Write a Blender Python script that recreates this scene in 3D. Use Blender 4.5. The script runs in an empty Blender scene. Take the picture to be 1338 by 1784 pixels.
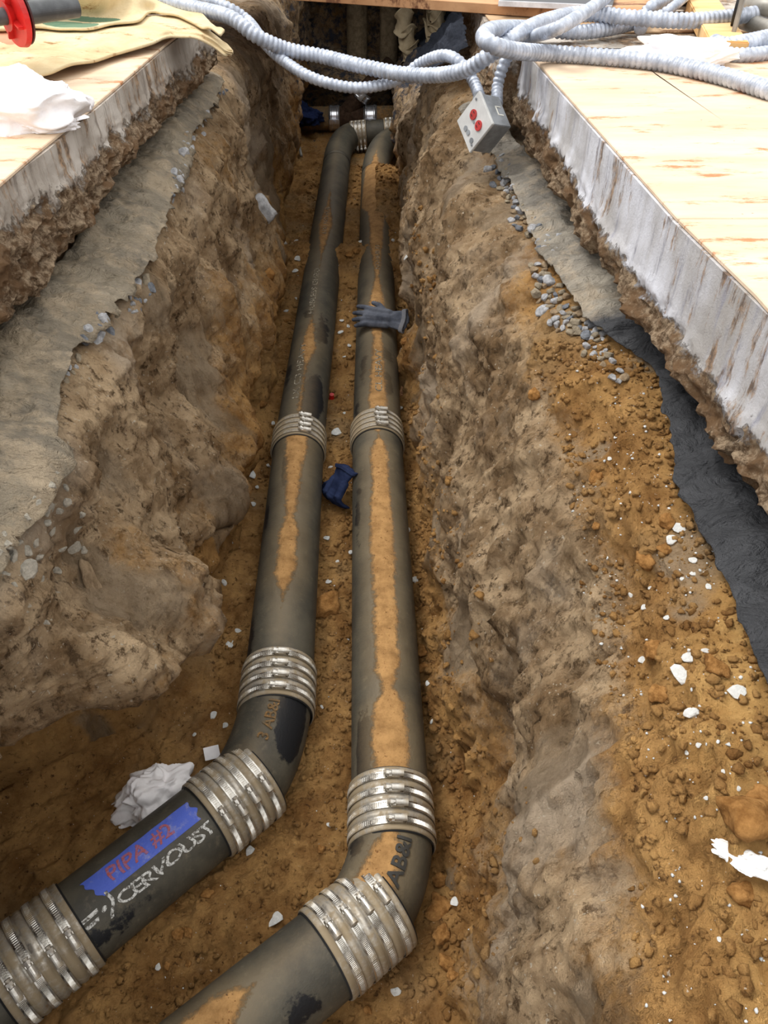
import bpy, bmesh, math, random
import numpy as np
from mathutils import Vector, Matrix, Quaternion
from mathutils.bvhtree import BVHTree
R_ = math.radians
random.seed(7)
SC = bpy.context.scene
COL = SC.collection

# ------------------------------------------------------------------ camera
F = 1340.0; PITCH = R_(41.7); YAW = -0.0106; CZ = 1.55
cam = bpy.data.cameras.new('camera'); camo = bpy.data.objects.new('camera', cam); COL.objects.link(camo)
camo.location = (0, 0, CZ); camo.rotation_euler = (R_(90) - PITCH, 0, YAW)
cam.sensor_fit = 'VERTICAL'; cam.sensor_height = 24.0; cam.lens = F / 1784.0 * 24.0
cam.clip_start = 0.02; cam.clip_end = 60
SC.camera = camo
# ------------------------------------------------------------------ light
SC.view_settings.view_transform = 'Standard'; SC.view_settings.look = 'None'
SC.view_settings.gamma = 1.0; SC.view_settings.use_curve_mapping = False
SC.view_settings.exposure = 0.5
W = bpy.data.worlds.new('world'); SC.world = W; W.use_nodes = True
wn = W.node_tree; wn.nodes.clear()
w_out = wn.nodes.new('ShaderNodeOutputWorld'); w_bg = wn.nodes.new('ShaderNodeBackground')
w_tc = wn.nodes.new('ShaderNodeTexCoord'); w_sx = wn.nodes.new('ShaderNodeSeparateXYZ'); w_cr = wn.nodes.new('ShaderNodeValToRGB')
wn.links.new(w_tc.outputs['Generated'], w_sx.inputs[0]); wn.links.new(w_sx.outputs['Z'], w_cr.inputs[0])
wn.links.new(w_cr.outputs[0], w_bg.inputs[0]); wn.links.new(w_bg.outputs[0], w_out.inputs[0])
w_cr.color_ramp.elements[0].position = 0.0; w_cr.color_ramp.elements[0].color = (.42, .42, .44, 1)
w_cr.color_ramp.elements[1].position = 0.75; w_cr.color_ramp.elements[1].color = (1.0, .99, .97, 1)
w_bg.inputs[1].default_value = 1.3
sun = bpy.data.lights.new('daylight', 'SUN'); suno = bpy.data.objects.new('daylight', sun); COL.objects.link(suno)
sun.energy = 1.6; sun.angle = R_(24); sun.color = (1.0, .97, .93)
suno.rotation_euler = Vector((0.50, -0.28, -1.0)).to_track_quat('-Z', 'Y').to_euler(); suno.location = (-2, 2, 4)

# ------------------------------------------------------------------ helpers
CM = (Matrix.Rotation(YAW, 3, 'Z') @ Matrix.Rotation(R_(90) - PITCH, 3, 'X'))
CO = Vector((0, 0, CZ))
def ray(px, py):
    return (CM @ Vector(((px - 669) / F, (892 - py) / F, -1))).normalized()
def at(px, py, z=None, y=None, x=None):
    d = ray(px, py)
    t = (z - CO.z) / d.z if z is not None else (y - CO.y) / d.y if y is not None else (x - CO.x) / d.x
    return CO + d * t
# vectorised gradient noise
_rng = np.random.RandomState(3)
_perm = np.concatenate([_rng.permutation(256)] * 3)
_g = _rng.normal(size=(256, 3)); _g /= np.linalg.norm(_g, axis=1)[:, None]
def perlin(p):
    p = np.asarray(p, float) + 100.0
    i = np.floor(p).astype(int); f = p - i; i &= 255
    u = f * f * f * (f * (f * 6 - 15) + 10); r = 0
    for dx in (0, 1):
        for dy in (0, 1):
            for dz in (0, 1):
                h = _perm[_perm[_perm[(i[..., 0] + dx) & 255] + ((i[..., 1] + dy) & 255)] + ((i[..., 2] + dz) & 255)]
                d = np.stack([f[..., 0] - dx, f[..., 1] - dy, f[..., 2] - dz], -1)
                w = (u[..., 0] if dx else 1 - u[..., 0]) * (u[..., 1] if dy else 1 - u[..., 1]) * (u[..., 2] if dz else 1 - u[..., 2])
                r = r + w * (d * _g[h]).sum(-1)
    return r * 1.6
def fbm(p, s, o=4, off=0, g=.5):
    p = np.asarray(p, float); s = np.asarray(s, float); a = 1; r = 0
    for k in range(o):
        r = r + a * perlin(p * s * 2.03 ** k + off + 17.3 * k); a *= g
    return r
def ridg(p, s, o=3, off=0):
    p = np.asarray(p, float); s = np.asarray(s, float); a = 1; r = 0
    for k in range(o):
        r = r + a * (1 - 2 * np.abs(perlin(p * s * 2.1 ** k + off + 9.1 * k))); a *= .5
    return r
def sst(a, b, x):
    t = np.clip((x - a) / (b - a), 0, 1); return t * t * (3 - 2 * t)

def tag(o, label=None, cat=None, group=None, kind=None):
    if label: o['label'] = label
    if cat: o['category'] = cat
    if group: o['group'] = group
    if kind: o['kind'] = kind
    return o
def link(name, me, mat=None, parent=None, loc=None):
    o = bpy.data.objects.new(name, me); COL.objects.link(o)
    if mat is not None:
        for m in (mat if isinstance(mat, (list, tuple)) else [mat]): me.materials.append(m)
    if parent is not None: o.parent = parent
    if loc is not None: o.location = loc
    return o
def empty(name, loc=(0, 0, 0), rot=None):
    o = bpy.data.objects.new(name, None); COL.objects.link(o); o.location = loc; o.empty_display_size = .05
    if rot is not None: o.rotation_mode = 'QUATERNION'; o.rotation_quaternion = rot
    return o
def bmo(name, bm, mat, parent=None, loc=None, smooth=True):
    me = bpy.data.meshes.new(name); bm.normal_update(); bm.to_mesh(me); bm.free()
    me.polygons.foreach_set('use_smooth', [smooth] * len(me.polygons))
    return link(name, me, mat, parent, loc)
def arr_mesh(name, V, Fc, attrs=None, smooth=True):
    me = bpy.data.meshes.new(name); V = np.asarray(V, np.float32); Fc = np.asarray(Fc, np.int32)
    me.vertices.add(len(V)); me.vertices.foreach_set('co', V.ravel())
    n, k = Fc.shape; me.loops.add(n * k); me.loops.foreach_set('vertex_index', Fc.ravel())
    me.polygons.add(n); me.polygons.foreach_set('loop_start', np.arange(0, n * k, k, dtype=np.int32))
    me.polygons.foreach_set('loop_total', np.full(n, k, np.int32))
    me.update(calc_edges=True); me.validate()
    me.polygons.foreach_set('use_smooth', [smooth] * n)
    for kk, a in (attrs or {}).items():
        at_ = me.attributes.new(kk, 'FLOAT', 'POINT'); at_.data.foreach_set('value', np.asarray(a, np.float32).ravel())
    return me
def grid_faces(n, m, off=0, wrap=False):
    i = np.arange(n - 1)[:, None]; j = np.arange(m if wrap else m - 1)[None, :]
    a = i * m + j; b = i * m + (j + 1) % m
    return (np.stack([a, b, b + m, a + m], -1).reshape(-1, 4) + off)
def grid_normals(P):
    du = np.gradient(P, axis=0); dv = np.gradient(P, axis=1)
    n = np.cross(du, dv); n /= np.maximum(np.linalg.norm(n, axis=-1), 1e-9)[..., None]; return n

# ------------------------------------------------------------------ materials
class M:
    def __init__(s, name):
        s.m = bpy.data.materials.new(name); s.m.use_nodes = True; s.t = s.m.node_tree; s.b = s.t.nodes['Principled BSDF']
        s.tc = s.t.nodes.new('ShaderNodeTexCoord'); s._n = None
    def n(s, k, **kw):
        x = s.t.nodes.new(k)
        for a, v in kw.items(): setattr(x, a, v)
        return x
    def l(s, a, b): s.t.links.new(a, b)
    def co(s, scale=(1, 1, 1), src='Object', rot=(0, 0, 0)):
        mp = s.n('ShaderNodeMapping'); mp.inputs['Scale'].default_value = scale; mp.inputs['Rotation'].default_value = rot
        s.l(s.tc.outputs[src], mp.inputs[0]); return mp.outputs[0]
    def noise(s, sc, det=5, rough=.6, scale=(1, 1, 1), dist=0, src='Object', rot=(0, 0, 0)):
        x = s.n('ShaderNodeTexNoise'); x.inputs['Scale'].default_value = sc; x.inputs['Detail'].default_value = det
        x.inputs['Roughness'].default_value = rough; x.inputs['Distortion'].default_value = dist
        s.l(s.co(scale, src, rot), x.inputs['Vector']); return x.outputs['Fac']
    def vor(s, sc, scale=(1, 1, 1), feat='F1'):
        x = s.n('ShaderNodeTexVoronoi'); x.feature = feat; x.inputs['Scale'].default_value = sc
        s.l(s.co(scale), x.inputs['Vector']); return x.outputs['Distance']
    def ramp(s, v, lo, hi):
        x = s.n('ShaderNodeMapRange'); x.interpolation_type = 'SMOOTHSTEP'
        x.inputs['From Min'].default_value = lo; x.inputs['From Max'].default_value = hi
        s.l(v, x.inputs['Value']); return x.outputs[0]
    def math(s, op, a, b=0.0, c=None):
        x = s.n('ShaderNodeMath', operation=op)
        for i, v in enumerate((a, b) if c is None else (a, b, c)):
            if isinstance(v, (int, float)): x.inputs[i].default_value = v
            else: s.l(v, x.inputs[i])
        return x.outputs[0]
    def mix(s, f, a, b):
        x = s.n('ShaderNodeMix', data_type='RGBA')
        for i, v in ((0, f), (6, a), (7, b)):
            if isinstance(v, (int, float)): x.inputs[i].default_value = v
            elif isinstance(v, tuple): x.inputs[i].default_value = (*v, 1)
            else: s.l(v, x.inputs[i])
        return x.outputs[2]
    def attr(s, name):
        x = s.n('ShaderNodeAttribute'); x.attribute_name = name; return x.outputs['Fac']
    def col(s, v):
        if isinstance(v, tuple): s.b.inputs['Base Color'].default_value = (*v, 1)
        else: s.l(v, s.b.inputs['Base Color'])
        return s
    def set(s, **kw):
        for k, v in kw.items():
            k = {'rough': 'Roughness', 'metal': 'Metallic', 'spec': 'Specular IOR Level', 'sub': 'Subsurface Weight', 'alpha': 'Alpha', 'tr': 'Transmission Weight', 'coat': 'Coat Weight'}[k]
            if isinstance(v, (int, float)): s.b.inputs[k].default_value = v
            else: s.l(v, s.b.inputs[k])
        return s
    def bump(s, h, dist=.01, st=1.0):
        x = s.n('ShaderNodeBump'); x.inputs['Distance'].default_value = dist; x.inputs['Strength'].default_value = st
        s.l(h, x.inputs['Height'])
        if s._n is not None: s.l(s._n, x.inputs['Normal'])
        s._n = x.outputs[0]; s.l(s._n, s.b.inputs['Normal']); return s
def c8(r, g, b):
    f = lambda v: (v / 255 / 12.92) if v <= 10 else ((v / 255 + .055) / 1.055) ** 2.4
    return (f(r), f(g), f(b))
def simple(name, c, rough=.6, metal=0, var=.12, nsc=20, bd=0.0, spec=.5):
    m = M(name); d = tuple(max(0, v * (1 - var * 2.2)) for v in c); h = tuple(min(1, v * (1 + var)) for v in c)
    f = m.noise(nsc); m.col(m.mix(m.ramp(f, .3, .7), d, h)).set(rough=rough, metal=metal, spec=spec)
    if bd: m.bump(m.noise(nsc * 4), bd)
    return m.m

# soil: attributes ochre (sand colour), smear (trowelled clay), dark (bluish rock, plus far-end shade painted in)
def soil_mat(name):
    m = M(name)
    dry = m.mix(m.ramp(m.noise(7, 8, .65), .33, .66), c8(140, 112, 80), c8(208, 180, 144))
    dry = m.mix(m.ramp(m.noise(48, 7, .75, (1, 1, .6)), .50, .64), dry, c8(96, 76, 54))
    dry = m.mix(m.ramp(m.noise(2.6, 4, .5), .52, .66), dry, c8(190, 170, 146))
    dry = m.mix(m.ramp(m.noise(110, 3, .6), .64, .70), dry, c8(206, 192, 170))
    dry = m.mix(m.math('MULTIPLY', m.ramp(m.noise(15, 6, .65, (1, 1, .16)), .52, .66), .7), dry, c8(122, 96, 66))
    och = m.mix(m.ramp(m.noise(9, 8, .7), .33, .67), c8(146, 104, 58), c8(206, 160, 100))
    och = m.mix(m.ramp(m.noise(3.1, 5, .6), .5, .7), och, c8(176, 142, 98))
    och = m.mix(m.ramp(m.noise(70, 4, .7), .56, .70), och, c8(96, 66, 38))
    och = m.mix(m.ramp(m.noise(150, 2, .5), .72, .76), och, c8(225, 205, 180))
    och = m.mix(m.math('MULTIPLY', m.ramp(m.attr('ochre'), 1.1, 1.6), m.ramp(m.noise(5, 7, .7), .3, .6)), och, m.mix(m.ramp(m.noise(30, 5, .7), .3, .7), c8(196, 148, 86), c8(232, 186, 118)))
    s_ = m.mix(m.ramp(m.noise(9, 6, .6, (1, 1, .4)), .35, .65), c8(128, 108, 84), c8(176, 156, 130))
    s_ = m.mix(m.ramp(m.noise(60, 4, .65, (1, 1, .2)), .5, .75), s_, c8(110, 92, 68))
    och_f = m.ramp(m.math('ADD', m.attr('ochre'), m.math('MULTIPLY', m.math('SUBTRACT', m.noise(11, 9, .75), .5), 1.7)), .25, .85)
    c = m.mix(och_f, dry, och)
    sm = m.ramp(m.math('ADD', m.attr('smear'), m.math('MULTIPLY', m.math('SUBTRACT', m.noise(20, 8, .75), .5), 1.2)), .35, .95)
    c = m.mix(m.math('MULTIPLY', sm, .8), c, s_)
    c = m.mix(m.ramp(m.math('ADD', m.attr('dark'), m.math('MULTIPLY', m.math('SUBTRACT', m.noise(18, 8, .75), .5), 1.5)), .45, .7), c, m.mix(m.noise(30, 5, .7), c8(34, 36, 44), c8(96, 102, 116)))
    m.col(c).set(rough=.95, spec=.15)
    m.bump(m.noise(38, 9, .78), .020, 1.0)
    m.bump(m.noise(150, 5, .7), .006, .9)
    return m.m
SOIL = soil_mat('soil')
def clod_mat(name, a, b):
    m = M(name); m.col(m.mix(m.ramp(m.noise(30, 6, .7), .3, .7), a, b)).set(rough=.95, spec=.1); m.bump(m.noise(110, 6, .75), .006, .9); return m.m
CLOD = clod_mat('clod', c8(132, 88, 44), c8(188, 138, 80))
CLODT = clod_mat('clod_tan', c8(128, 108, 84), c8(190, 168, 138))
STONE = clod_mat('stone_grey', c8(120, 122, 126), c8(196, 198, 200))
STONET = clod_mat('stone_tan', c8(130, 122, 108), c8(196, 184, 162))
CHIP = clod_mat('chip_white', c8(200, 204, 204), c8(245, 246, 244))
# ------------------------------------------------------------------ trench shape
def line(pts, z=None):
    """picked points on a level z -> x(y), z(y) samplers along the trench"""
    A = []
    for p in pts:
        zz = p[2] if len(p) > 2 else z
        v = at(p[0], p[1], z=zz); A.append((v.y, v.x, zz))
    A.sort(); A = np.array(A)
    return lambda y: (np.interp(y, A[:, 0], A[:, 1]), np.interp(y, A[:, 0], A[:, 2]))
def ysamp():
    a = np.arange(-.5, 1.6, .0075); b = np.arange(1.6, 3.4, .0095); c = np.arange(3.4, 6.4, .016)
    return np.concatenate([a, b, c])
YS = ysamp()
def smooth(a, k=9):
    w = np.hanning(k + 2)[1:-1]; w /= w.sum(); return np.convolve(np.pad(a, k // 2, 'edge'), w, 'valid')
def profile(lines, counts):
    L = []
    for f in lines:
        x, z = f(YS); L.append(np.stack([smooth(np.asarray(x) + 0 * YS), YS, smooth(np.asarray(z) + 0 * YS)], -1))
    L = np.array(L); K = len(L); cols = []; vs = []
    for s in range(K - 1):
        p0 = L[max(s - 1, 0)]; p1 = L[s]; p2 = L[s + 1]; p3 = L[min(s + 2, K - 1)]
        n = counts[s]
        for t in np.arange(n) / n + (0):
            c = 0.5 * ((2 * p1) + (-p0 + p2) * t + (2 * p0 - 5 * p1 + 4 * p2 - p3) * t * t + (-p0 + 3 * p1 - 3 * p2 + p3) * t ** 3)
            l = p1 + (p2 - p1) * t
            cols.append(.6 * c + .4 * l); vs.append(s + t)
    cols.append(L[-1]); vs.append(K - 1)
    return np.stack(cols, 1), np.array(vs)
Lb_ = line([(0, 1560), (130, 1445), (240, 1340), (322, 1215), (345, 1050), (398, 900), (430, 740), (465, 600), (475, 440), (482, 350), (478, 290)], 0)
Lb = lambda y: (Lb_(y)[0] - .20 * sst(1.25, .8, np.asarray(y, float)), Lb_(y)[1])
La = line([(-40, 1300, .5), (0, 1285, .5), (130, 1240, .5), (250, 1215, .48), (325, 1120, .40), (352, 960, .32), (398, 830), (428, 690), (468, 560), (478, 400), (482, 300)], .28)
def Lu(y):
    xb, _ = Lb(y); xa, _ = La(y); w = .0 + .75 * sst(1.0, 1.6, y)
    return xb - .03 * sst(1.5, .95, y) + (xa - xb) * w, La(y)[1] - .02 - .03 * sst(.95, 1.5, y)
Lm = line([(0, 1110, .68), (100, 1000, .66), (200, 800, .62), (290, 640), (360, 500), (400, 380), (432, 250), (470, 170)], .58)
Le = line([(-60, 1060, .78), (0, 960, .78), (75, 850, .80), (120, 640, .80), (160, 580, .80), (250, 480, .81), (290, 370, .82), (330, 250, .85), (395, 135, .88)])
Lt = lambda y: (Le(y)[0] - .16, Le(y)[1] + .035)
Lo = lambda y: (-1.15 + 0 * y, .86 + 0 * y)
Rb = line([(715, 300), (720, 400), (722, 500), (735, 600), (742, 750), (745, 900), (755, 1020), (765, 1150), (785, 1270), (820, 1400), (838, 1500), (832, 1600), (830, 1784)], 0)
Ra = line([(722, 260), (735, 420), (757, 560), (790, 750), (830, 950), (862, 1150), (900, 1350), (930, 1550), (960, 1784)], .35)
Rm_ = line([(750, 240), (772, 330), (805, 420), (850, 520), (920, 680), (985, 850), (1040, 1050), (1075, 1250), (1100, 1450), (1125, 1784)], .68)
Re_ = line([(1338, 1230, .80), (1270, 1050, .80), (1190, 870, .80), (1140, 650, .81), (1040, 590, .81), (960, 480, .81), (890, 330, .82), (850, 260, .83), (800, 180, .85)])
Rm = lambda y: (Rm_(y)[0] + .32 * sst(3.3, 4.6, np.asarray(y, float)), Rm_(y)[1])
Re = lambda y: (Re_(y)[0] + .50 * sst(3.3, 4.6, np.asarray(y, float)), Re_(y)[1])
Rt = lambda y: (Re(y)[0] + .17, Re(y)[1] + .03)
Ro = lambda y: (1.1 + 0 * y, .86 + 0 * y)
PL, vL = profile([Lb, Lu, La, Lm, Le, Lt, Lo], [26, 10, 38, 34, 20, 12])
PR, vR = profile([Rb, Ra, Rm, Re, Rt, Ro], [46, 42, 30, 20, 12])

def displace(P, v, edge, side, seed):
    N = grid_normals(P) * side
    # calm down close to the plastic sheet and under the slab
    k = np.clip(1 - (v - (edge - .35)) / .35, 0, 1)[None, :] * .88 + .12
    hi = sst(3.2, 5, P[..., 1])
    big = .050 * fbm(P, (2.6, 2.2, 2.6), 3, seed) + .030 * np.maximum(ridg(P, (3.5, 3.2, 1.4), 3, seed + 5), -.6)
    st = fbm(P, (6, 5, 3), 3, seed + 40)
    step = .034 * (np.round(st * 3.2) / 3.2 * .7 + st * .3)
    smear = sst(.12, .60, fbm(P * np.array([1, 1, .35]), (5.5, 5.5, 5.5), 3, seed + 80) - .1 * np.abs(P[..., 2] - .5))
    fine = .014 * fbm(P, (21, 21, 13), 4, seed + 9, .62) + .008 * ridg(P, (30, 30, 16), 3, seed + 3)
    d = (big + step) * k + fine * (1 - .7 * smear) * (k * .7 + .3)
    return P + N * d[..., None] * np.array([1, .4, .8]), smear
DL, smL = displace(PL, vL, 4, 1, 11.0)
DR, smR = displace(PR, vR, 3, -1, 60.0)
def wall_obj(name, D, v, sm, oc, dk):
    me = arr_mesh(name, D.reshape(-1, 3), grid_faces(*D.shape[:2]), {'smear': sm, 'ochre': oc, 'dark': dk})
    o = link(name, me, SOIL); return tag(o, kind='structure')
def blend(vals, v): return np.interp(v, np.arange(len(vals)), vals)[None, :] + 0 * YS[:, None]
ocL = blend([1.1, .95, .38, .10, .05, .1, .2], vL) + .35 * sst(.1, .6, fbm(PL, (2.2, 2.2, 1.6), 2, 7))
Y2 = YS[:, None]
ocL += .35 * sst(1.4, 2.0, Y2) * np.exp(-((PL[..., 2] - .25) / .25) ** 2)
ocR = blend([1.0, .10, .15, .95, .8, .5], vR) + .35 * sst(.15, .6, fbm(PR, (2.5, 2.0, 1.2), 2, 27)) - .5 * sst(1.3, 1.9, Y2) * (vR[None, :] > 2)
ocR += .35 * sst(1.9, 2.5, vR[None, :]) * sst(1.9, 1.4, Y2) + .5 * sst(.9, .3, Y2) * sst(1.6, 2.2, vR[None, :])
smL = smL * .9 + .0; smR = smR * .9
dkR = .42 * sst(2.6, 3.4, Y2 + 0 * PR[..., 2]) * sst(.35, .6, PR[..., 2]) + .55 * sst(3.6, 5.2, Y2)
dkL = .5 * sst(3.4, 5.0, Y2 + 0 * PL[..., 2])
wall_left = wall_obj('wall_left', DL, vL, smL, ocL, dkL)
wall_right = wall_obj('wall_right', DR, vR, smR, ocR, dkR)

# ------------------------------------------------------------------ pipes: centre lines
RP = .08
def gp(px, py, z=.062): return at(px, py, z=z)
# left run
LA, LB = gp(585, 300, .05), gp(521, 775)          # far length
LC = gp(484, 1205)                                # bend starts
LV = gp(470, 1330)                                # bend corner
LD = gp(408, 1392); LE = gp(72, 1662)
RA, RB = gp(654, 300, .05), gp(657, 765)
RC = gp(681, 1425); RV = gp(690, 1530); RD = gp(622, 1618)
def px_line(a, b, y): t = (y - a.y) / (b.y - a.y); return a.x + (b.x - a.x) * t
lx = lambda y: px_line(LA, LB, y); rx = lambda y: px_line(RA, RB, y)

# ------------------------------------------------------------------ trench bottom
xs = np.arange(-1.05, .42, .0085)
FX, FY = np.meshgrid(xs, YS)
def floor_h(X, Y):
    h = -.012 + 0 * X
    xl = np.array(lx(Y)); xr = np.array(rx(Y))
    lb = np.interp(YS, YS, Lb(YS)[0]); rb = Rb(YS)[0]
    lw = np.interp(Y, YS, lb); rw = np.interp(Y, YS, rb)
    h += .06 * np.exp(-np.abs(X - lw) / .06) + .05 * np.exp(-np.abs(rw - X) / .05)
    g = lambda a, s: np.exp(-(a / s) ** 2)
    m1 = g(Y - 3.42, .26)
    h = np.maximum(h, .115 * m1 * (1 - .3 * g(X - xl, .05)))
    m2 = sst(3.0, 3.5, Y) * (1 - sst(4.4, 4.8, Y)) * sst(-.045, .01, X - xr)
    h = np.maximum(h, (.150 * m2 * (1 - .35 * g(Y - 3.55, .3))))
    m3 = sst(2.55, 3.0, Y) * sst(.02, .08, X - xl) * sst(.03, .1, xr - X) * (1 - sst(4, 4.6, Y))
    h = np.maximum(h, .05 * m3)
    h += -.03 * sst(4.8, 5.4, Y)
    P = np.stack([X, Y, 0 * X], -1)
    h += .014 * fbm(P, (3, 3, 1), 3, 4) + .014 * fbm(P, (11, 11, 1), 3, 44) + .010 * fbm(P, (38, 38, 1), 3, 94, .65)
    return h
FZ = floor_h(FX, FY)
FP = np.stack([FX, FY, FZ], -1)
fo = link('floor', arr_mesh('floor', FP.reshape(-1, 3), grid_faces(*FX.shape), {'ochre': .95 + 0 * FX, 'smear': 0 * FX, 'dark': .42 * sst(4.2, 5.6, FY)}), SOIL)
tag(fo, kind='structure')
# end wall of the trench, far in under the boards
gx, gz = np.meshgrid(np.linspace(-1.3, .9, 150), np.linspace(-.1, .95, 90))
gy = 6.12 + .10 * fbm(np.stack([gx, 0 * gx, gz], -1), (2.5, 1, 2.5), 4, 3) - .35 * np.exp(-((gz - .28) / .10) ** 2) * sst(-.2, .2, gx + .55)
wf = link('wall_far', arr_mesh('wall_far', np.stack([gx, gy, gz], -1).reshape(-1, 3), grid_faces(*gx.shape), {'ochre': .35 + 0 * gx, 'smear': 0 * gx, 'dark': .55 + 0 * gx}), SOIL)  # dark value paints backdrop shade into the end wall
tag(wf, kind='structure')

# surface finder for laying things down
def bvh_of(*objs):
    V = []; Fc = []; k = 0
    for o in objs:
        me = o.data; n = len(me.vertices); a = np.empty(n * 3, np.float32); me.vertices.foreach_get('co', a)
        mw = np.array(o.matrix_basis); a = a.reshape(-1, 3) @ mw[:3, :3].T + mw[:3, 3]
        V += [tuple(x) for x in a.tolist()]; Fc += [[i + k for i in p.vertices] for p in me.polygons]; k += n
    return BVHTree.FromPolygons(V, Fc)
TERR = bvh_of(wall_left, wall_right, fo)
def hit(px, py, tree=None):
    h = (tree or TERR).ray_cast(CO, ray(px, py)); return (h[0], h[1]) if h[0] is not None else (None, None)
def drop(x, y, z0=1.3, tree=None):
    h = (tree or TERR).ray_cast(Vector((x, y, z0)), Vector((0, 0, -1))); return h[0], h[1]

# ------------------------------------------------------------------ concrete slabs
def slab_mat(name, brown):
    m = M(name)
    base = m.mix(m.ramp(m.noise(5, 5, .6, (1, 1, .35)), .35, .65), c8(168, 164, 160) if brown < .5 else c8(150, 140, 128), c8(218, 220, 228) if brown < .5 else c8(196, 188, 178))
    blu = m.mix(m.ramp(m.noise(26, 6, .7, (1, 1, .18)), .52, .68), base, c8(150, 150, 160) if brown < .5 else c8(132, 122, 112))
    pt = m.noise(3.2, 5, .7, (1, 1, .6)); st = m.noise(26, 8, .75, (1, 1, .22))
    st = m.ramp(m.math('ADD', st, m.math('MULTIPLY', m.math('SUBTRACT', pt, .5), .8)), .58 - brown * .10, .68 - brown * .06)
    c = m.mix(m.math('MULTIPLY', st, .85), blu, m.mix(m.ramp(m.noise(60, 5, .7), .4, .6), c8(88, 66, 46), c8(160, 128, 94)))
    cr = m.ramp(m.math('ADD', m.attr('crust'), m.math('MULTIPLY', m.math('SUBTRACT', m.noise(13, 9, .78), .5), 1.9)), .42, .62)
    soilc = m.mix(m.ramp(m.noise(60, 6, .8), .4, .62), c8(104, 80, 56), c8(196, 172, 142))
    soilc = m.mix(m.ramp(m.noise(14, 6, .7), .45, .6), soilc, c8(132, 102, 72))
    c = m.mix(cr, c, soilc); m.col(c).set(rough=.85, spec=.25)
    m.bump(m.math('MULTIPLY', m.noise(70, 8, .8), m.math('ADD', cr, .12)), .014, .9); m.bump(m.noise(160, 4, .7), .0015, .8); return m.m
TOPZ = 1.09
def slab(name, mat, xe, y0, y1, side, xo, zb, seed, crust):
    ys = np.arange(y0, y1 + .001, .008); n = len(ys)
    zs = np.linspace(0, 1, 34)
    Yg, T = np.meshgrid(ys, zs, indexing='ij')
    X0 = np.interp(ys, *xe)[:, None]; Pn = np.stack([0 * Yg, Yg, T], -1)
    zbot = zb(ys)[:, None] + .022 * fbm(np.stack([ys, 0 * ys, 0 * ys], -1), (4, 1, 1), 3, seed)[:, None] + .012 * fbm(np.stack([ys, 0 * ys, 0 * ys], -1), (26, 1, 1), 3, seed + 3)[:, None]
    Z = TOPZ + (zbot - TOPZ) * T
    cr = crust(Yg, T)
    D = (.022 * fbm(Pn, (1, 9, 3.5), 4, seed) + .012 * ridg(Pn, (1, 22, 8), 2, seed)) * np.clip(cr, 0, 1) + .0025 * fbm(Pn, (1, 8, 2), 3, seed + 8) - .02 * sst(.9, 1, T)
    D *= sst(0, .06, T)
    X = X0 - side * D * 1.0   # side=+1 slab lies towards +x
    face = np.stack([X, Yg, Z], -1)
    under = np.stack([X0 + side * .12 + 0 * Yg[:, :1], Yg[:, :1], zbot + .012], -1)
    far = np.stack([xo + 0 * Yg[:, :1], Yg[:, :1], zbot * 0 + .93], -1)
    top = np.stack([xo + 0 * Yg[:, :1], Yg[:, :1], TOPZ + 0 * Yg[:, :1]], -1)
    G = np.concatenate([top, face, under, far, top], 1)
    crg = np.concatenate([cr[:, :1] * 0, cr, cr[:, :1] * 0 + 1, cr[:, :1] * 0 + 1, cr[:, :1] * 0], 1)
    V = G.reshape(-1, 3); m = G.shape[1]; Fc = grid_faces(n, m)
    # end caps as fans of quads
    cap = []
    for r in (0, n - 1):
        b = r * m
        for j in range(1, 17): cap.append([b + j, b + j + 1, b + 34 - j, b + 35 - j])
        cap.append([b, b + 1, b + 34, b + 36])
    Fc = np.concatenate([Fc, np.array(cap)])
    me = arr_mesh(name, V, Fc, {'crust': crg})
    try: me.set_sharp_from_angle(angle=R_(50))
    except Exception: pass
    o = link(name, me, mat); return tag(o, kind='structure')
eL = [at(-300, 590, z=TOPZ), at(0, 325, z=TOPZ), at(85, 260, z=TOPZ), at(180, 180, z=TOPZ), at(300, 75, z=TOPZ), at(372, 22, z=TOPZ)]
eR = [at(1338, 550, z=TOPZ), at(1174, 388, z=TOPZ), at(1053, 250, z=TOPZ), at(921, 100, z=TOPZ)]
XL = ([-.6] + [p.y for p in eL[1:]] + [], [eL[1].x] + [p.x for p in eL[1:]])
XR = ([-.6] + [p.y for p in eR], [eR[0].x + .02] + [p.x for p in eR])
def sm(s): return (lambda f: f)(s)
slab_l = slab('concrete_slab', slab_mat('slab_left', .8), XL, -.6, 2.95, -1, -2.6, lambda y: .905 + .03 * sst(1.3, 2.2, y), 5.0,
              lambda Y, T: sst(.10, .85, T + .25 * sst(1.9, .9, Y)) * (.80 + .25 * sst(2.4, 1.2, Y)))
slab_r = slab('concrete_slab', slab_mat('slab_right', .15), XR, -.6, 2.45, 1, 3.0, lambda y: .895 + 0 * y, 33.0,
              lambda Y, T: sst(.48, .92, T + .22 * sst(1.1, 2.3, Y)) * .95)
print('edges', [tuple(round(c, 2) for c in p) for p in eL], [tuple(round(c, 2) for c in p) for p in eR])
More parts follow.
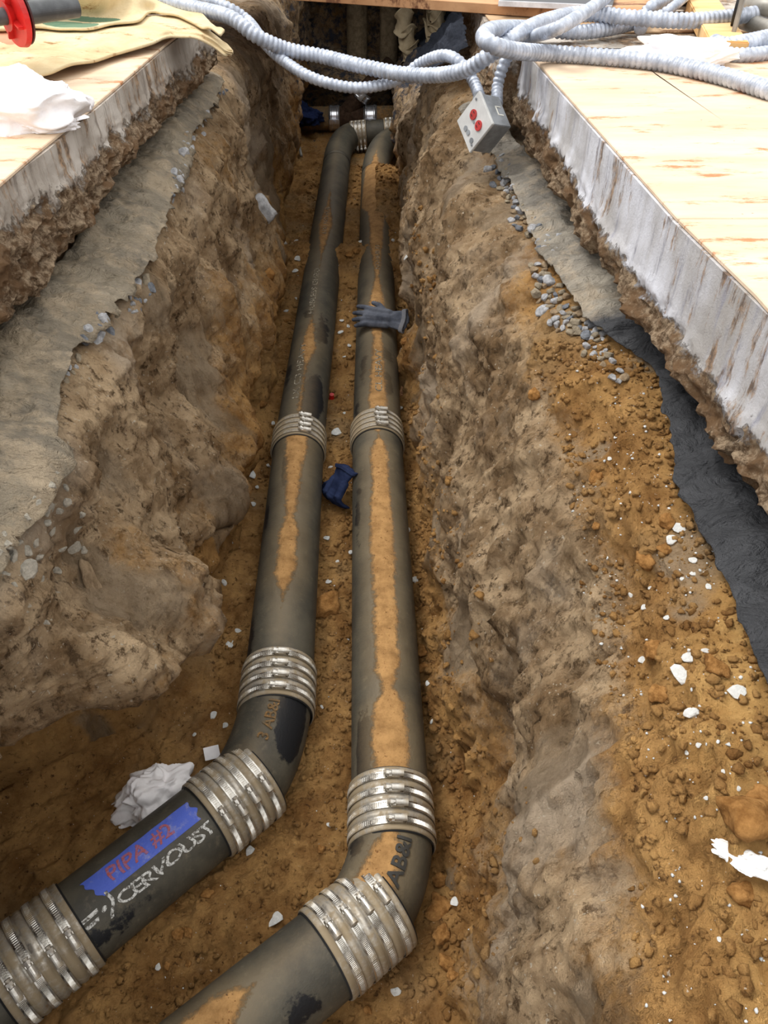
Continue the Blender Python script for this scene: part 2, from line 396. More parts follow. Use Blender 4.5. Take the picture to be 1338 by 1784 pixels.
# ------------------------------------------------------------------ tubes and couplings
def spline(pts, step):
    P = [np.array(p, float) for p in pts]; P = [2 * P[0] - P[1]] + P + [2 * P[-1] - P[-2]]; out = []
    for i in range(1, len(P) - 2):
        for t in np.arange(24) / 24:
            a, b, c, d = P[i - 1:i + 3]
            out.append(.5 * (2 * b + (c - a) * t + (2 * a - 5 * b + 4 * c - d) * t * t + (-a + 3 * b - 3 * c + d) * t ** 3))
    out.append(P[-2]); out = np.array(out)
    s = np.concatenate([[0], np.cumsum(np.linalg.norm(np.diff(out, axis=0), axis=1))])
    n = max(2, int(round(s[-1] / step))); q = np.linspace(0, s[-1], n + 1)
    return np.stack([np.interp(q, s, out[:, k]) for k in range(3)], -1), q
def sweep(path, rad, around=64, twist=0.0):
    """path (n,3), rad (n,) -> verts (n,around+1,3), angle grid; angle 0 = top, + = right of travel"""
    T = np.gradient(path, axis=0); T /= np.linalg.norm(T, axis=1)[:, None]
    up = np.array([0, 0, 1.0]); S = np.cross(T, up); l = np.linalg.norm(S, axis=1)[:, None]
    S = np.where(l < 1e-3, np.array([[1.0, 0, 0]]), S / np.maximum(l, 1e-6)); U = np.cross(S, T)
    a = np.linspace(-math.pi, math.pi, around + 1)[None, :, None]
    V = path[:, None] + np.asarray(rad)[:, None, None] * (np.sin(a) * S[:, None] + np.cos(a) * U[:, None])
    return V, a[..., 0] + 0 * V[..., 0]
def blobs(s, a, L, R=RP):
    v = 0 * s
    for (s0, a0, rs, ra, w) in L: v = v + w * np.exp(-((s - s0) / rs) ** 2 - ((a - a0) * R / ra) ** 2)
    return v
def tube(name, path, q, R, mat, sand=None, black=None, soff=0.0, wall=.008, parent=None, step=None, open_ends=True):
    """sand: list of (fraction along, half-width in radians)"""
    path = np.asarray(path); n = len(path)
    if open_ends:
        d0 = path[1] - path[0]; d0 /= np.linalg.norm(d0); d1 = path[-1] - path[-2]; d1 /= np.linalg.norm(d1)
        e0 = path[0][None] - d0 * .0005; e1 = path[-1][None] + d1 * .0005
        path2 = np.concatenate([path[0][None] + d0 * .03, e0 - d0 * .0, path, e1, path[-1][None] - d1 * .03])
        rad = np.concatenate([[R - wall, R - wall], R + 0 * q, [R - wall, R - wall]])
        T = np.gradient(path, axis=0)
        V0, A0 = sweep(path, R + 0 * q)
        Va = V0[0] * 0 + path[0] + (V0[0] - path[0]) * (R - wall) / R; Vb = path[-1] + (V0[-1] - path[-1]) * (R - wall) / R
        V = np.concatenate([(Va + d0 * .03)[None], Va[None], V0, Vb[None], (Vb - d1 * .03)[None]])
        A = np.concatenate([A0[:1], A0[:1], A0, A0[-1:], A0[-1:]]); qq = np.concatenate([[q[0], q[0]], q, [q[-1], q[-1]]])
    else:
        V, A = sweep(path, R + 0 * q); qq = q
    o0 = Vector(path[0]); V = V - np.array(o0)
    S = qq[:, None] + 0 * A
    sw = -1.0 + 0 * S
    if sand: sw = np.interp(S / q[-1], [x[0] for x in sand], [x[1] for x in sand])
    att = {'ang': A - soff, 'sandw': sw, 'black': blobs(S, A, black or []), 's': S}
    o = link(name, arr_mesh(name, V.reshape(-1, 3), grid_faces(len(qq), V.shape[1])[:, ::-1], att), mat, parent)
    o.location = o0; return o

m = M('cast_iron'); PIPE = m.m
pc = m.mix(m.ramp(m.noise(9, 6, .65), .3, .7), c8(58, 56, 50), c8(88, 83, 71))
pc = m.mix(m.math('MULTIPLY', m.ramp(m.noise(40, 6, .7), .55, .75), .5), pc, c8(122, 112, 92))
bl = m.ramp(m.math('ADD', m.attr('black'), m.math('MULTIPLY', m.math('SUBTRACT', m.noise(22, 6, .7), .5), 1.3)), .42, .55)
pc = m.mix(bl, pc, c8(24, 25, 28))
aw = m.math('SUBTRACT', m.attr('sandw'), m.math('ABSOLUTE', m.attr('ang')))
san = m.math('ADD', m.math('ADD', aw, m.math('MULTIPLY', m.math('SUBTRACT', m.noise(14, 9, .75), .5), .45)), m.math('MULTIPLY', m.math('SUBTRACT', m.noise(70, 6, .8), .5), .5))
sa = m.ramp(san, -.08, .10)
dust = m.math('MULTIPLY', m.ramp(san, -.9, .1), .42)
sc = m.mix(m.ramp(m.noise(24, 8, .75), .3, .68), c8(138, 102, 60), c8(184, 142, 90))
sc = m.mix(m.ramp(m.noise(120, 3, .7), .6, .7), sc, c8(112, 74, 38))
pc = m.mix(dust, pc, c8(138, 118, 86)); pc = m.mix(sa, pc, sc)
m.col(pc).set(rough=m.math('ADD', m.math('MULTIPLY', sa, .37), .56), spec=.35)
m.bump(m.math('MULTIPLY', sa, m.math('ADD', .5, m.noise(80, 6, .8))), .003, .8); m.bump(m.noise(210, 4, .6), .0012, .7)

def straight(name, a, b, **k):
    a = Vector(a); b = Vector(b); n = max(8, int((b - a).length / .02)); q = np.linspace(0, (b - a).length, n + 1)
    path = np.array([a.lerp(b, t) for t in np.linspace(0, 1, n + 1)]); return tube(name, path, q, RP, PIPE, **k)
def bend(name, a, v, b, **k):
    t = np.linspace(0, 1, 33)[:, None]; a, v, b = [np.array(x) for x in (a, v, b)]
    path = (1 - t) ** 2 * a + 2 * t * (1 - t) * v + t * t * b
    q = np.concatenate([[0], np.cumsum(np.linalg.norm(np.diff(path, axis=0), axis=1))]); return tube(name, path, q, k.pop('R', RP), PIPE, **k), path, q

# far elbows first (run turns right under the boards)
zE = .055
EL0, ELv, EL1 = at(586, 290, z=.055), at(590, 236, z=.065), at(625, 236, z=.075)
ER0, ERv, ER1 = at(654, 310, z=.05), at(656, 252, z=.06), at(690, 244, z=.07)
p = straight('soil_pipe', LB, EL0, sand=[(0, .05), (.12, .0), (.18, .36), (.24, .1), (.32, -.3), (.5, .1), (.6, .4), (.7, .1), (.8, -.1), (1, -.3)],
             black=[(.12, .5, .13, .05, 1.0), (.25, .55, .08, .04, .6), (.62, .6, .15, .04, .7), (.75, -.2, .05, .03, .8), (.35, -.9, .12, .03, .6)])
tag(p, 'dusty stencilled iron pipe of the left run, behind its dusty coupling', 'pipe')
p = straight('soil_pipe', RB, ER0, sand=[(0, .40), (.12, .30), (.2, .2), (.3, .42), (.42, .1), (.55, .35), (.7, .5), (.78, 1.2), (1, .8)], soff=.05,
             black=[(.22, .45, .09, .03, .9), (.42, .4, .05, .04, .8), (.1, -1.0, .1, .03, .6), (.33, -.6, .14, .025, .6)])
tag(p, 'dusty iron pipe of the right run, under the grey glove', 'pipe')
p = straight('soil_pipe', LC, LB, sand=[(0, .25), (.03, .25), (.06, -.3), (.16, -.15), (.24, .0), (.32, .32), (.5, .30), (.52, .16), (.7, .26), (.8, .32), (.86, .42), (1, .42)], soff=.04,
             black=[(.75, -.28, .12, .014, 1.0), (.55, -1.0, .10, .02, .7), (.12, -1.1, .1, .03, .7)])
tag(p, 'iron pipe of the left run between its two couplings, narrow sand streak on top', 'pipe')
p = straight('soil_pipe', RC, RB, sand=[(0, .42), (.02, .42), (.10, .48), (.17, .44), (.2, .10), (.24, .34), (.4, .36), (.6, .42), (.74, .32), (.84, .34), (.9, .28), (.93, -.1), (.97, .28), (1, .3)], soff=.04,
             black=[(.13, -.62, .10, .016, 1.0), (.10, -.9, .12, .010, .9), (.86, -.9, .16, .02, .7), (.42, .05, .025, .010, .9)])
tag(p, 'cast iron pipe of the right run carrying the long broad stripe of sand', 'pipe')
k1, LP, LQ = bend('pipe_bend', LC, LV, LD, R=RP + .001, sand=[(0, -.3), (.6, -.4), (.85, .1), (1, .3)], black=[(.08, -.75, .06, .035, 1.2), (.15, -.9, .05, .035, 1.0)])
tag(k1, 'dark cast iron bend in the left run with raised letters and a black scuffed side', 'pipe bend')
k2, RPp, RQ = bend('pipe_bend', RC, RV, RD, R=RP + .001, sand=[(0, -.2), (.25, .1), (.45, .35), (.7, .42), (1, .5)], soff=.02, black=[(.1, .9, .05, .05, .5)])
tag(k2, 'cast iron bend in the right run with raised letters AB&I half under sand', 'pipe bend')
LE2 = LE + (LE - LD).normalized() * .55
DL_ = straight('soil_pipe', LE, LD, sand=None, black=[(.1, 1.0, .2, .04, .5)])
tag(DL_, 'cast iron pipe with a strip of blue tape and white marker scrawl', 'pipe')
p = straight('soil_pipe', LE2, LE, sand=None); tag(p, 'cast iron pipe leaving the photo at the bottom left corner', 'pipe')
RE = RD + (at(400, 1800, z=.062) - RD).normalized() * 1.05
p = straight('soil_pipe', RE, RD, sand=[(0, .4), (.45, .5), (.62, .42), (.76, .35), (.82, -.1), (1, -.4)], soff=-.15, black=[(.9, .8, .05, .04, .7)])
tag(p, 'iron pipe cut by the bottom edge of the photo with a ragged sand patch', 'pipe')
kl, _, _ = bend('pipe_bend', EL0, ELv, EL1, R=RP + .001, sand=[(0, -.3), (1, -.6)]); tag(kl, 'far bend turning the left run to the right, farther of the two', 'pipe bend')
kr, _, _ = bend('pipe_bend', ER0, ERv, ER1, R=RP + .001, sand=[(0, .3), (.5, -.2), (1, -.6)]); tag(kr, 'far bend turning the right run to the right, nearer of the two', 'pipe bend')
FL1 = at(716, 228, z=.10); FR1 = at(716, 240, z=.075)
p = straight('soil_pipe', EL1, FL1 + Vector((.12, 0, .01))); tag(p, 'dark pipe crossing the trench behind the nearer far bend', 'pipe')
p = straight('soil_pipe', ER1, FR1 + Vector((.12, 0, 0))); tag(p, 'short dark pipe from the nearer far bend into the right bank', 'pipe')

# no-hub coupling: shield, gasket, four toothed bands each with its screw housing
def steel(name, dusty):
    m = M(name); c = m.mix(m.ramp(m.noise(30, 5, .6), .3, .7), c8(188, 184, 176), c8(222, 220, 214))
    d = m.ramp(m.math('ADD', m.noise(16, 7, .7), m.math('MULTIPLY', m.noise(90, 3, .7), .3)), .62 - dusty * .5, .95 - dusty * .5)
    m.col(m.mix(d, c, c8(150, 134, 108))).set(metal=m.math('SUBTRACT', 1.0, m.math('MULTIPLY', d, .8)), rough=m.math('ADD', .26, m.math('MULTIPLY', d, .5))); m.bump(m.noise(60, 3, .5), .0012, .5); return m.m
STEEL = steel('stainless', .22); STEELD = steel('stainless_dusty', .72); STEELM = steel('stainless_shield', .5); RUB = simple('gasket_rubber', c8(26, 26, 27), .7)
CW = .128
def ringmesh(xs, rs, around=96, close=True):
    a = np.linspace(-math.pi, math.pi, around, endpoint=False)
    V = np.stack([np.repeat(np.array(xs)[:, None], around, 1), -np.sin(a)[None] * np.array(rs)[:, None], np.cos(a)[None] * np.array(rs)[:, None]], -1)
    F = grid_faces(len(xs), around, wrap=True); return V, F
R1 = RP + .0055
def shield_me():
    xs = []; rs = []
    h = CW / 2
    prof = [(-h, R1 - .0030), (-h, R1), (-h + .004, R1 + .0004)]
    for i in range(4):
        c = -h + .018 + i * (CW - .036) / 3
        prof += [(c - .0105, R1 + .0002), (c - .008, R1 - .0006), (c + .008, R1 - .0006), (c + .0105, R1 + .0002)]
        if i < 3: d = c + (CW - .036) / 6; prof += [(d - .003, R1 + .0018), (d + .003, R1 + .0018)]
    prof += [(h - .004, R1 + .0004), (h, R1), (h, R1 - .0030), (-h, R1 - .0030)]
    V, F = ringmesh([p[0] for p in prof], [p[1] for p in prof]); return arr_mesh('shield', V.reshape(-1, 3), F)
def gasket_me():
    h = CW / 2 + .003; prof = [(-h, RP + .0006), (-h, RP + .0026), (h, RP + .0026), (h, RP + .0006), (-h, RP + .0006)]
    V, F = ringmesh([p[0] for p in prof], [p[1] for p in prof]); return arr_mesh('gasket', V.reshape(-1, 3), F)
def band_me():
    n = 520; a = np.linspace(-math.pi, math.pi, n, endpoint=False); w = .0074
    tooth = ((np.arange(n) % 4) < 2) * .0009
    prof = [(-w, .0), (-w, .0012), (-w * .62, .0012), (-w * .55, 'T'), (w * .55, 'T'), (w * .62, .0012), (w, .0012), (w, 0), (-w, 0)]
    V = []
    for x, r in prof:
        rr = R1 + .0012 + (r if r != 'T' else .0002 + tooth * 1.3); V.append(np.stack([x + 0 * a, np.sin(a) * -rr, np.cos(a) * rr], -1))
    V = np.array(V); F = grid_faces(len(prof), n, wrap=True)
    # overlapping tail of the strap
    b = np.linspace(-.95, -.05, 91); t2 = ((np.arange(91) % 3) < 1) * .0011; V2 = []
    for x, r in prof:
        rr = R1 + .0028 + (r if r != 'T' else .0002 + t2); V2.append(np.stack([x + 0 * b, np.sin(b) * rr, np.cos(b) * rr], -1))
    V2 = np.array(V2); F2 = grid_faces(len(prof), 91, off=V.shape[0] * n)
    return arr_mesh('band', np.concatenate([V.reshape(-1, 3), V2.reshape(-1, 3)]), np.concatenate([F, F2]), smooth=False)
def housing_me():
    bm = bmesh.new()
    r = bmesh.ops.create_cube(bm, size=1, matrix=Matrix.Translation((0, .0, .0035)) @ Matrix.Diagonal((.0150, .026, .008, 1)))
    bmesh.ops.bevel(bm, geom=bm.edges[:], offset=.0012, segments=1, affect='EDGES')
    def cyl(y, ln, ra, seg, r2=None):
        bmesh.ops.create_cone(bm, cap_ends=True, segments=seg, radius1=ra, radius2=r2 or ra, depth=ln, matrix=Matrix.Translation((0, y, .0072)) @ Matrix.Rotation(R_(90), 4, 'X'))
    cyl(-.0075, .024, .0072, 18); cyl(.0075, .005, .0052, 12); cyl(.0125, .006, .0076, 8); cyl(.018, .005, .0050, 12, .004)
    me = bpy.data.meshes.new('screw_housing'); bm.to_mesh(me); bm.free(); return me
SH, GA, BA, HO = shield_me(), gasket_me(), band_me(), housing_me()
def dupmesh(me, mat): x = me.copy(); x.materials.clear(); x.materials.append(mat); return x
MES = {k: [dupmesh(me, mt) for me in (SH, BA, HO)] for k, mt in (('clean', STEEL), ('dusty', STEELD))}
MES['dusty'][1] = dupmesh(BA, STEELM); MES['dusty'][2] = dupmesh(HO, STEEL)
GA.materials.append(RUB)
SHD = dupmesh(SH, STEELM)
def coupling(c, d, label, ang=.12, kind='clean', w=1.0, rings=4):
    X = Vector(d).normalized(); Y = Vector((0, 0, 1)).cross(X).normalized(); Z = X.cross(Y)
    q = Matrix((X, Y, Z)).transposed().to_quaternion()
    root = empty('pipe_coupling', c, q); tag(root, label, 'pipe clamp'); sh, ba, ho = MES[kind]
    for nm, me in (('shield', SHD if kind == 'clean' else sh), ('gasket', GA)): o = link(nm, me, None, root); o.scale = (w, 1, 1)
    for i in range(4):
        x = (-CW / 2 + .018 + i * (CW - .036) / 3) * w; aa = ang + random.uniform(-.05, .05)
        b = link('band', ba, None, root, (x, 0, 0)); b.rotation_euler = (aa, 0, 0)
        h = link('screw_housing', ho, None, b, (0, 0, R1 + .0022))
    return root
tag_l = 'pipe clamp'
couples = [
 (LB, LB - LC, 'dusty steel coupling with four straps on the left run, beside the blue glove', .30, 'dusty', .85),
 (RB, RB - RC, 'dusty steel coupling with four straps on the right run, behind the blue glove', .16, 'dusty', .85),
 (LC, LB - LC, 'steel four-strap coupling on the left run just before the bend, straps across the pipe', .16, 'clean', 1.0),
 (RC, RB - RC, 'shiny steel four-strap coupling on the right run just before the lettered bend', .10, 'clean', 1.0),
 (LD, LD - LE, 'shiny steel coupling at the upper end of the blue-taped pipe', .62, 'clean', 1.05),
 (LE, LD - LE, 'dusty steel coupling at the bottom left, at the lower end of the blue-taped pipe', .62, 'clean', 1.15),
 (RD, RD - RE, 'sandy steel coupling on the diagonal pipe below the lettered bend of the right run', .05, 'clean', 1.1),
 (EL1, FL1 - EL1, 'dark far coupling with four thin straps next to the farther bend', 2.4, 'clean', .8),
 (EL1.lerp(FL1, .66), FL1 - EL1, 'far coupling with three bright straps in the middle of the crossing pipe', 2.2, 'clean', .9),
 (FL1, FL1 - EL1, 'bright far coupling at the right bank, upper of the two', .8, 'clean', .7),
 (FR1, FR1 - ER1, 'bright far coupling at the right bank, lower of the two', .8, 'clean', .7)]
for c, d, lb, an, kd, w_ in couples: coupling(c, d, lb, an, kd, w_)

# ------------------------------------------------------------------ lettering bent onto a pipe
def text_mesh(txt, size, ext=.001, bold=0.0, spacing=1.0):
    cu = bpy.data.curves.new('t', 'FONT'); cu.body = txt; cu.size = size; cu.extrude = ext; cu.offset = bold; cu.resolution_u = 3; cu.space_character = spacing
    cu.align_x = 'CENTER'; cu.align_y = 'CENTER'
    o = bpy.data.objects.new('t', cu); COL.objects.link(o); dg = bpy.context.evaluated_depsgraph_get(); dg.update()
    me = bpy.data.meshes.new_from_object(o.evaluated_get(dg)); bpy.data.objects.remove(o); bpy.data.curves.remove(cu); return me
def wrap_path(me, path, q, s0, a0, R, sy=1.0, flip=1, wob=0.0, parent=None, name='lettering', mat=None, rot=0.0):
    """text x -> along path, text y -> round the tube towards smaller angle"""
    bm = bmesh.new(); bm.from_mesh(me); path = np.array(path)
    ys = [v.co.y for v in bm.verts]; y0, y1 = min(ys), max(ys)
    for y in np.arange(y0 + .006, y1, .006): bmesh.ops.bisect_plane(bm, geom=bm.verts[:] + bm.edges[:] + bm.faces[:], plane_co=(0, y, 0), plane_no=(0, 1, 0))
    T = np.gradient(path, axis=0); T /= np.linalg.norm(T, axis=1)[:, None]
    org = parent.location if parent is not None else Vector((0, 0, 0))
    for v in bm.verts:
        x, y, z = v.co; x, y = x * math.cos(rot) - y * math.sin(rot), x * math.sin(rot) + y * math.cos(rot)
        if wob: y += wob * math.sin(x * 60) * .5; x += wob * math.sin(y * 140 + x * 30)
        s = s0 + flip * x; a = a0 - flip * y * sy / R
        p = np.array([np.interp(s, q, path[:, k]) for k in range(3)]); t = np.array([np.interp(s, q, T[:, k]) for k in range(3)])
        if s < q[0]: p = path[0] + T[0] * (s - q[0])
        S = np.cross(t, [0, 0, 1]); S /= np.linalg.norm(S); U = np.cross(S, t)
        v.co = Vector(p + (R + z) * (math.sin(a) * S + math.cos(a) * U)) - org
    bmesh.ops.recalc_face_normals(bm, faces=bm.faces[:])
    bpy.data.meshes.remove(me); return bmo(name, bm, mat, parent, smooth=False)
def sq(a, b, n=40):
    a = Vector(a); b = Vector(b); q = np.linspace(0, (b - a).length, n); return np.array([a.lerp(b, t) for t in np.linspace(0, 1, n)]), q
m = M('white_marker'); m.col(m.mix(m.ramp(m.noise(160, 5, .8), .42, .56), c8(88, 84, 76), c8(214, 214, 210))).set(rough=.85); WHITE = m.m
m = M('faded_print'); m.col(m.mix(m.ramp(m.noise(130, 5, .8), .48, .60), c8(92, 86, 72), c8(196, 186, 164))).set(rough=.85); FADED = m.m
m = M('red_marker'); m.col(m.mix(m.ramp(m.noise(220, 4, .7), .38, .6), c8(140, 105, 150), c8(168, 82, 72))).set(rough=.8); REDM = m.m
m = M('blue_tape'); m.col(m.mix(m.ramp(m.noise(40, 6, .75), .5, .75), c8(78, 100, 196), c8(142, 146, 190))).set(rough=.75); m.bump(m.noise(90, 4), .0015); TAPE = m.m
CASTL = simple('cast_letters', c8(48, 46, 42), .6)
P_, Q_ = sq(LE, LD); Lq = Q_[-1]; print('Lq', Lq)
TL0 = .115; TL1 = Lq - .082
# tape: thin sheet bent on the pipe with torn ends
TS0, TS1, TA0, TA1 = TL0, TL1, -.22, .36
n1, n2 = 60, 16; V = []
for i in range(n1 + 1):
    for j in range(n2 + 1):
        tj = j / n2; e0 = .003 * math.sin(j * .9) + .020 * (tj - .5); e1 = .003 * math.sin(j * .8 + 1) - .014 * abs(tj - .55)
        s = TS0 + e0 + (TS1 + e1 - TS0 - e0) * i / n1; a = TA0 + (TA1 - TA0) * tj
        V.append((s, a))
V = np.array(V); T = np.array((LD - LE).normalized()); S = np.cross(T, [0, 0, 1]); S /= np.linalg.norm(S); U = np.cross(S, T)
def cyl_pts(V, r): return np.array(LE) - np.array(DL_.location) + V[:, :1] * T + r * (np.sin(V[:, 1:]) * S + np.cos(V[:, 1:]) * U)
A = cyl_pts(V, RP + .0010 + .0004 * np.sin(V[:, :1] * 130)); B = cyl_pts(V, RP + .0003)
F1 = grid_faces(n1 + 1, n2 + 1)
tp = link('masking_tape', arr_mesh('masking_tape', np.concatenate([A, B]), np.concatenate([F1, F1[:, ::-1] + len(A)])), TAPE, DL_); tp['label'] = 'torn strip of blue tape'
def under(o, par):            # hand a part to a parent that sits at another place
    o.parent = par
lt = wrap_path(text_mesh('PIPA #2', .040, .0005, .0006, 1.0), P_, Q_, (TL0 + TL1) / 2 - .01, .07, RP + .0018, wob=.002, parent=DL_, mat=REDM)
lt.parent = tp; lt.name = 'marker_lettering'; lt['label'] = 'red handwriting PIPA #2'
w1 = wrap_path(text_mesh('CERVOUST', .044, .0004, .0008, .88), P_, Q_, Lq - .175, .66, RP + .0006, wob=.003, sy=.75, parent=DL_, mat=WHITE, rot=.02)
w1.name = 'marker_scrawl'; w1['label'] = 'white marker scrawl beside the tape'
w2 = wrap_path(text_mesh('=\u00b7/', .06, .0004, .001), P_, Q_, .105, .62, RP + .0006, wob=.004, parent=DL_, mat=WHITE); w2.name = 'marker_scrawl'; w2['label'] = 'white marker strokes near the lower coupling'
a1 = wrap_path(text_mesh('AB&I', .040, .0018, .0008, 1.0), RPp, RQ, RQ[-1] * .50, -.36, RP + .002, flip=-1, parent=k2, mat=CASTL); a1.name = 'raised_lettering'
a2 = wrap_path(text_mesh('3 AB&I', .034, .0018, .0005), LP, LQ, LQ[-1] * .45, -.15, RP + .002, flip=-1, parent=k1, mat=PIPE); a2.name = 'raised_lettering'
for (pa, pb, obs, txt, s0, a0, sz) in (
    (LB, EL0, 'L', '1X C3 HEAVY', .33, -.25, .062), (LB, EL0, 'L', 'HUBLESS GHBD', .95, -.1, .06), (LB, EL0, 'L', '6161 NO-HUB', 1.7, .0, .055),
    (RB, ER0, 'R', 'CL HEAVY', .30, .1, .062), (RB, ER0, 'R', 'HUBLESS', .72, .1, .055), (RB, ER0, 'R', 'NO-HUB 33', 1.25, .1, .05)):
    a_, b_ = sq(pa, pb); par = [o for o in COL.objects if o.name.startswith('soil_pipe')][0 if obs == 'L' else 1]
    w = wrap_path(text_mesh(txt, sz, .0003, .0002), a_, b_, s0, a0, RP + .0005, sy=.55, parent=par, mat=FADED); w.name = 'stencilled_lettering'; w['label'] = 'faded white stencilled print'
# ------------------------------------------------------------------ more builders
def box_bm(bm, c, s, rot=None, bev=.001):
    M4 = Matrix.Translation(c) @ ((rot.to_matrix().to_4x4() if isinstance(rot, Quaternion) else rot.to_4x4()) if rot is not None else Matrix.Identity(4)) @ Matrix.Diagonal((*s, 1))
    r = bmesh.ops.create_cube(bm, size=1, matrix=M4)
    if bev:
        ed = list({e for v in r['verts'] for e in v.link_edges}); bmesh.ops.bevel(bm, geom=ed, offset=bev, segments=2, affect='EDGES')
def prism(name, pts, z0, z1, mat, parent=None, wob=0.0):
    bm = bmesh.new(); pts = [Vector((p[0], p[1], 0)) for p in pts]
    lo = [bm.verts.new((p.x, p.y, z0)) for p in pts]; hi = [bm.verts.new((p.x, p.y, z1)) for p in pts]; n = len(pts)
    bm.faces.new(lo[::-1]); bm.faces.new(hi)
    for i in range(n): bm.faces.new((lo[i], lo[(i + 1) % n], hi[(i + 1) % n], hi[i]))
    bmesh.ops.recalc_face_normals(bm, faces=bm.faces[:])
    bmesh.ops.bevel(bm, geom=bm.edges[:], offset=.0015, segments=1, affect='EDGES')
    return bmo(name, bm, mat, parent, smooth=False)
def plain_tube(name, pts, r, mat, parent=None, step=.02, around=24, world=True, rings=None):
    path, q = spline(pts, step if rings is None else rings[0] / 5); rad = r + 0 * q
    if rings is not None: rad = r + rings[1] * (np.abs(np.sin(q * math.pi / rings[0])) ** .8 - .5) * 2 * .5 * 2
    V, A = sweep(path, rad, around); V = V[:, :-1]
    F = grid_faces(len(q), around, wrap=True)[:, ::-1]; n = len(q)
    me = bpy.data.meshes.new(name); bm = bmesh.new(); vs = [bm.verts.new(v) for v in V.reshape(-1, 3)]
    for f in F: bm.faces.new([vs[i] for i in f])
    bm.faces.new(vs[:around]); bm.faces.new(vs[-around:][::-1]); bmesh.ops.recalc_face_normals(bm, faces=bm.faces[:])
    org = Vector(path[0]) if world else Vector((0, 0, 0))
    bmesh.ops.translate(bm, verts=bm.verts[:], vec=-org); o = bmo(name, bm, mat, parent); o.location = org; return o
def rock_bm(bm, c, size, seed, sub=2, flat=.7, q=None, cuts=10):
    rs = np.random.RandomState(seed); t = bmesh.new(); bmesh.ops.create_icosphere(t, subdivisions=sub, radius=1)
    V = np.array([v.co[:] for v in t.verts])
    for k in range(cuts):
        n = rs.normal(size=3); n /= np.linalg.norm(n); d = rs.uniform(.5, .85); h = V @ n; V = V - np.maximum(h - d, 0)[:, None] * n
    sc = np.array([rs.uniform(.75, 1.15), rs.uniform(.6, 1.0), flat * rs.uniform(.7, 1.1)]) * size; V = V * sc
    if q is None: q = Quaternion((0, 0, 1), rs.uniform(0, 6.28)) @ Quaternion((1, 0, 0), rs.uniform(-.5, .5))
    Rm_ = np.array(q.to_matrix()); V = V @ Rm_.T + np.array(c)
    vs = [bm.verts.new(v) for v in V]; t.verts.index_update()
    for f in t.faces: bm.faces.new([vs[v.index] for v in f.verts])
    t.free()
ROCKS = {}
def rock_me(kind, mat, i, lumpy=0.0):
    key = (kind, i, mat.name)
    if key not in ROCKS:
        bm = bmesh.new(); rock_bm(bm, (0, 0, 0), 1.0, 100 + i * 7 + len(kind), sub=3 if lumpy else 2, flat=.72 if kind != 'chip' else .42, q=Quaternion(), cuts=5 if lumpy else 11)
        if lumpy:
            for v in bm.verts:
                p = np.array(v.co) ; v.co *= 1 + lumpy * float(fbm(p, 1.7, 3, i * 9.0))
        me = bpy.data.meshes.new(kind); bm.to_mesh(me); bm.free(); me.materials.append(mat)
        if lumpy: me.polygons.foreach_set('use_smooth', [True] * len(me.polygons))
        ROCKS[key] = me
    return ROCKS[key]
def put_rock(kind, name, mat, p, n, size, lumpy=0.0, sink=.25):
    i = random.randrange(8); o = link(name, rock_me(kind, mat, i, lumpy)); o.scale = (size,) * 3
    # bake size so texture scale stays true
    up = Vector(n).normalized(); up = (up + Vector((0, 0, .6))).normalized()
    o.rotation_mode = 'QUATERNION'; o.rotation_quaternion = Vector((0, 0, 1)).rotation_difference(up) @ Quaternion((0, 0, 1), random.uniform(0, 6.28))
    o.location = p + up * size * (.45 - sink); return o
def rkmat(name, a, b, sc=1.3):
    m = M(name); m.col(m.mix(m.ramp(m.noise(sc, 7, .7), .3, .7), a, b)).set(rough=.92, spec=.15); m.bump(m.noise(sc * 3, 7, .75), .05, .6); return m.m
RK_G = rkmat('gravel_grey', c8(150, 150, 152), c8(214, 214, 216)); RK_T = rkmat('gravel_tan', c8(128, 116, 98), c8(190, 176, 152))
RK_W = rkmat('gypsum_white', c8(226, 226, 222), c8(252, 251, 246)); RK_O = rkmat('clod_ochre', c8(128, 86, 42), c8(192, 142, 84)); RK_B = rkmat('clod_tan2', c8(118, 98, 74), c8(180, 156, 126))

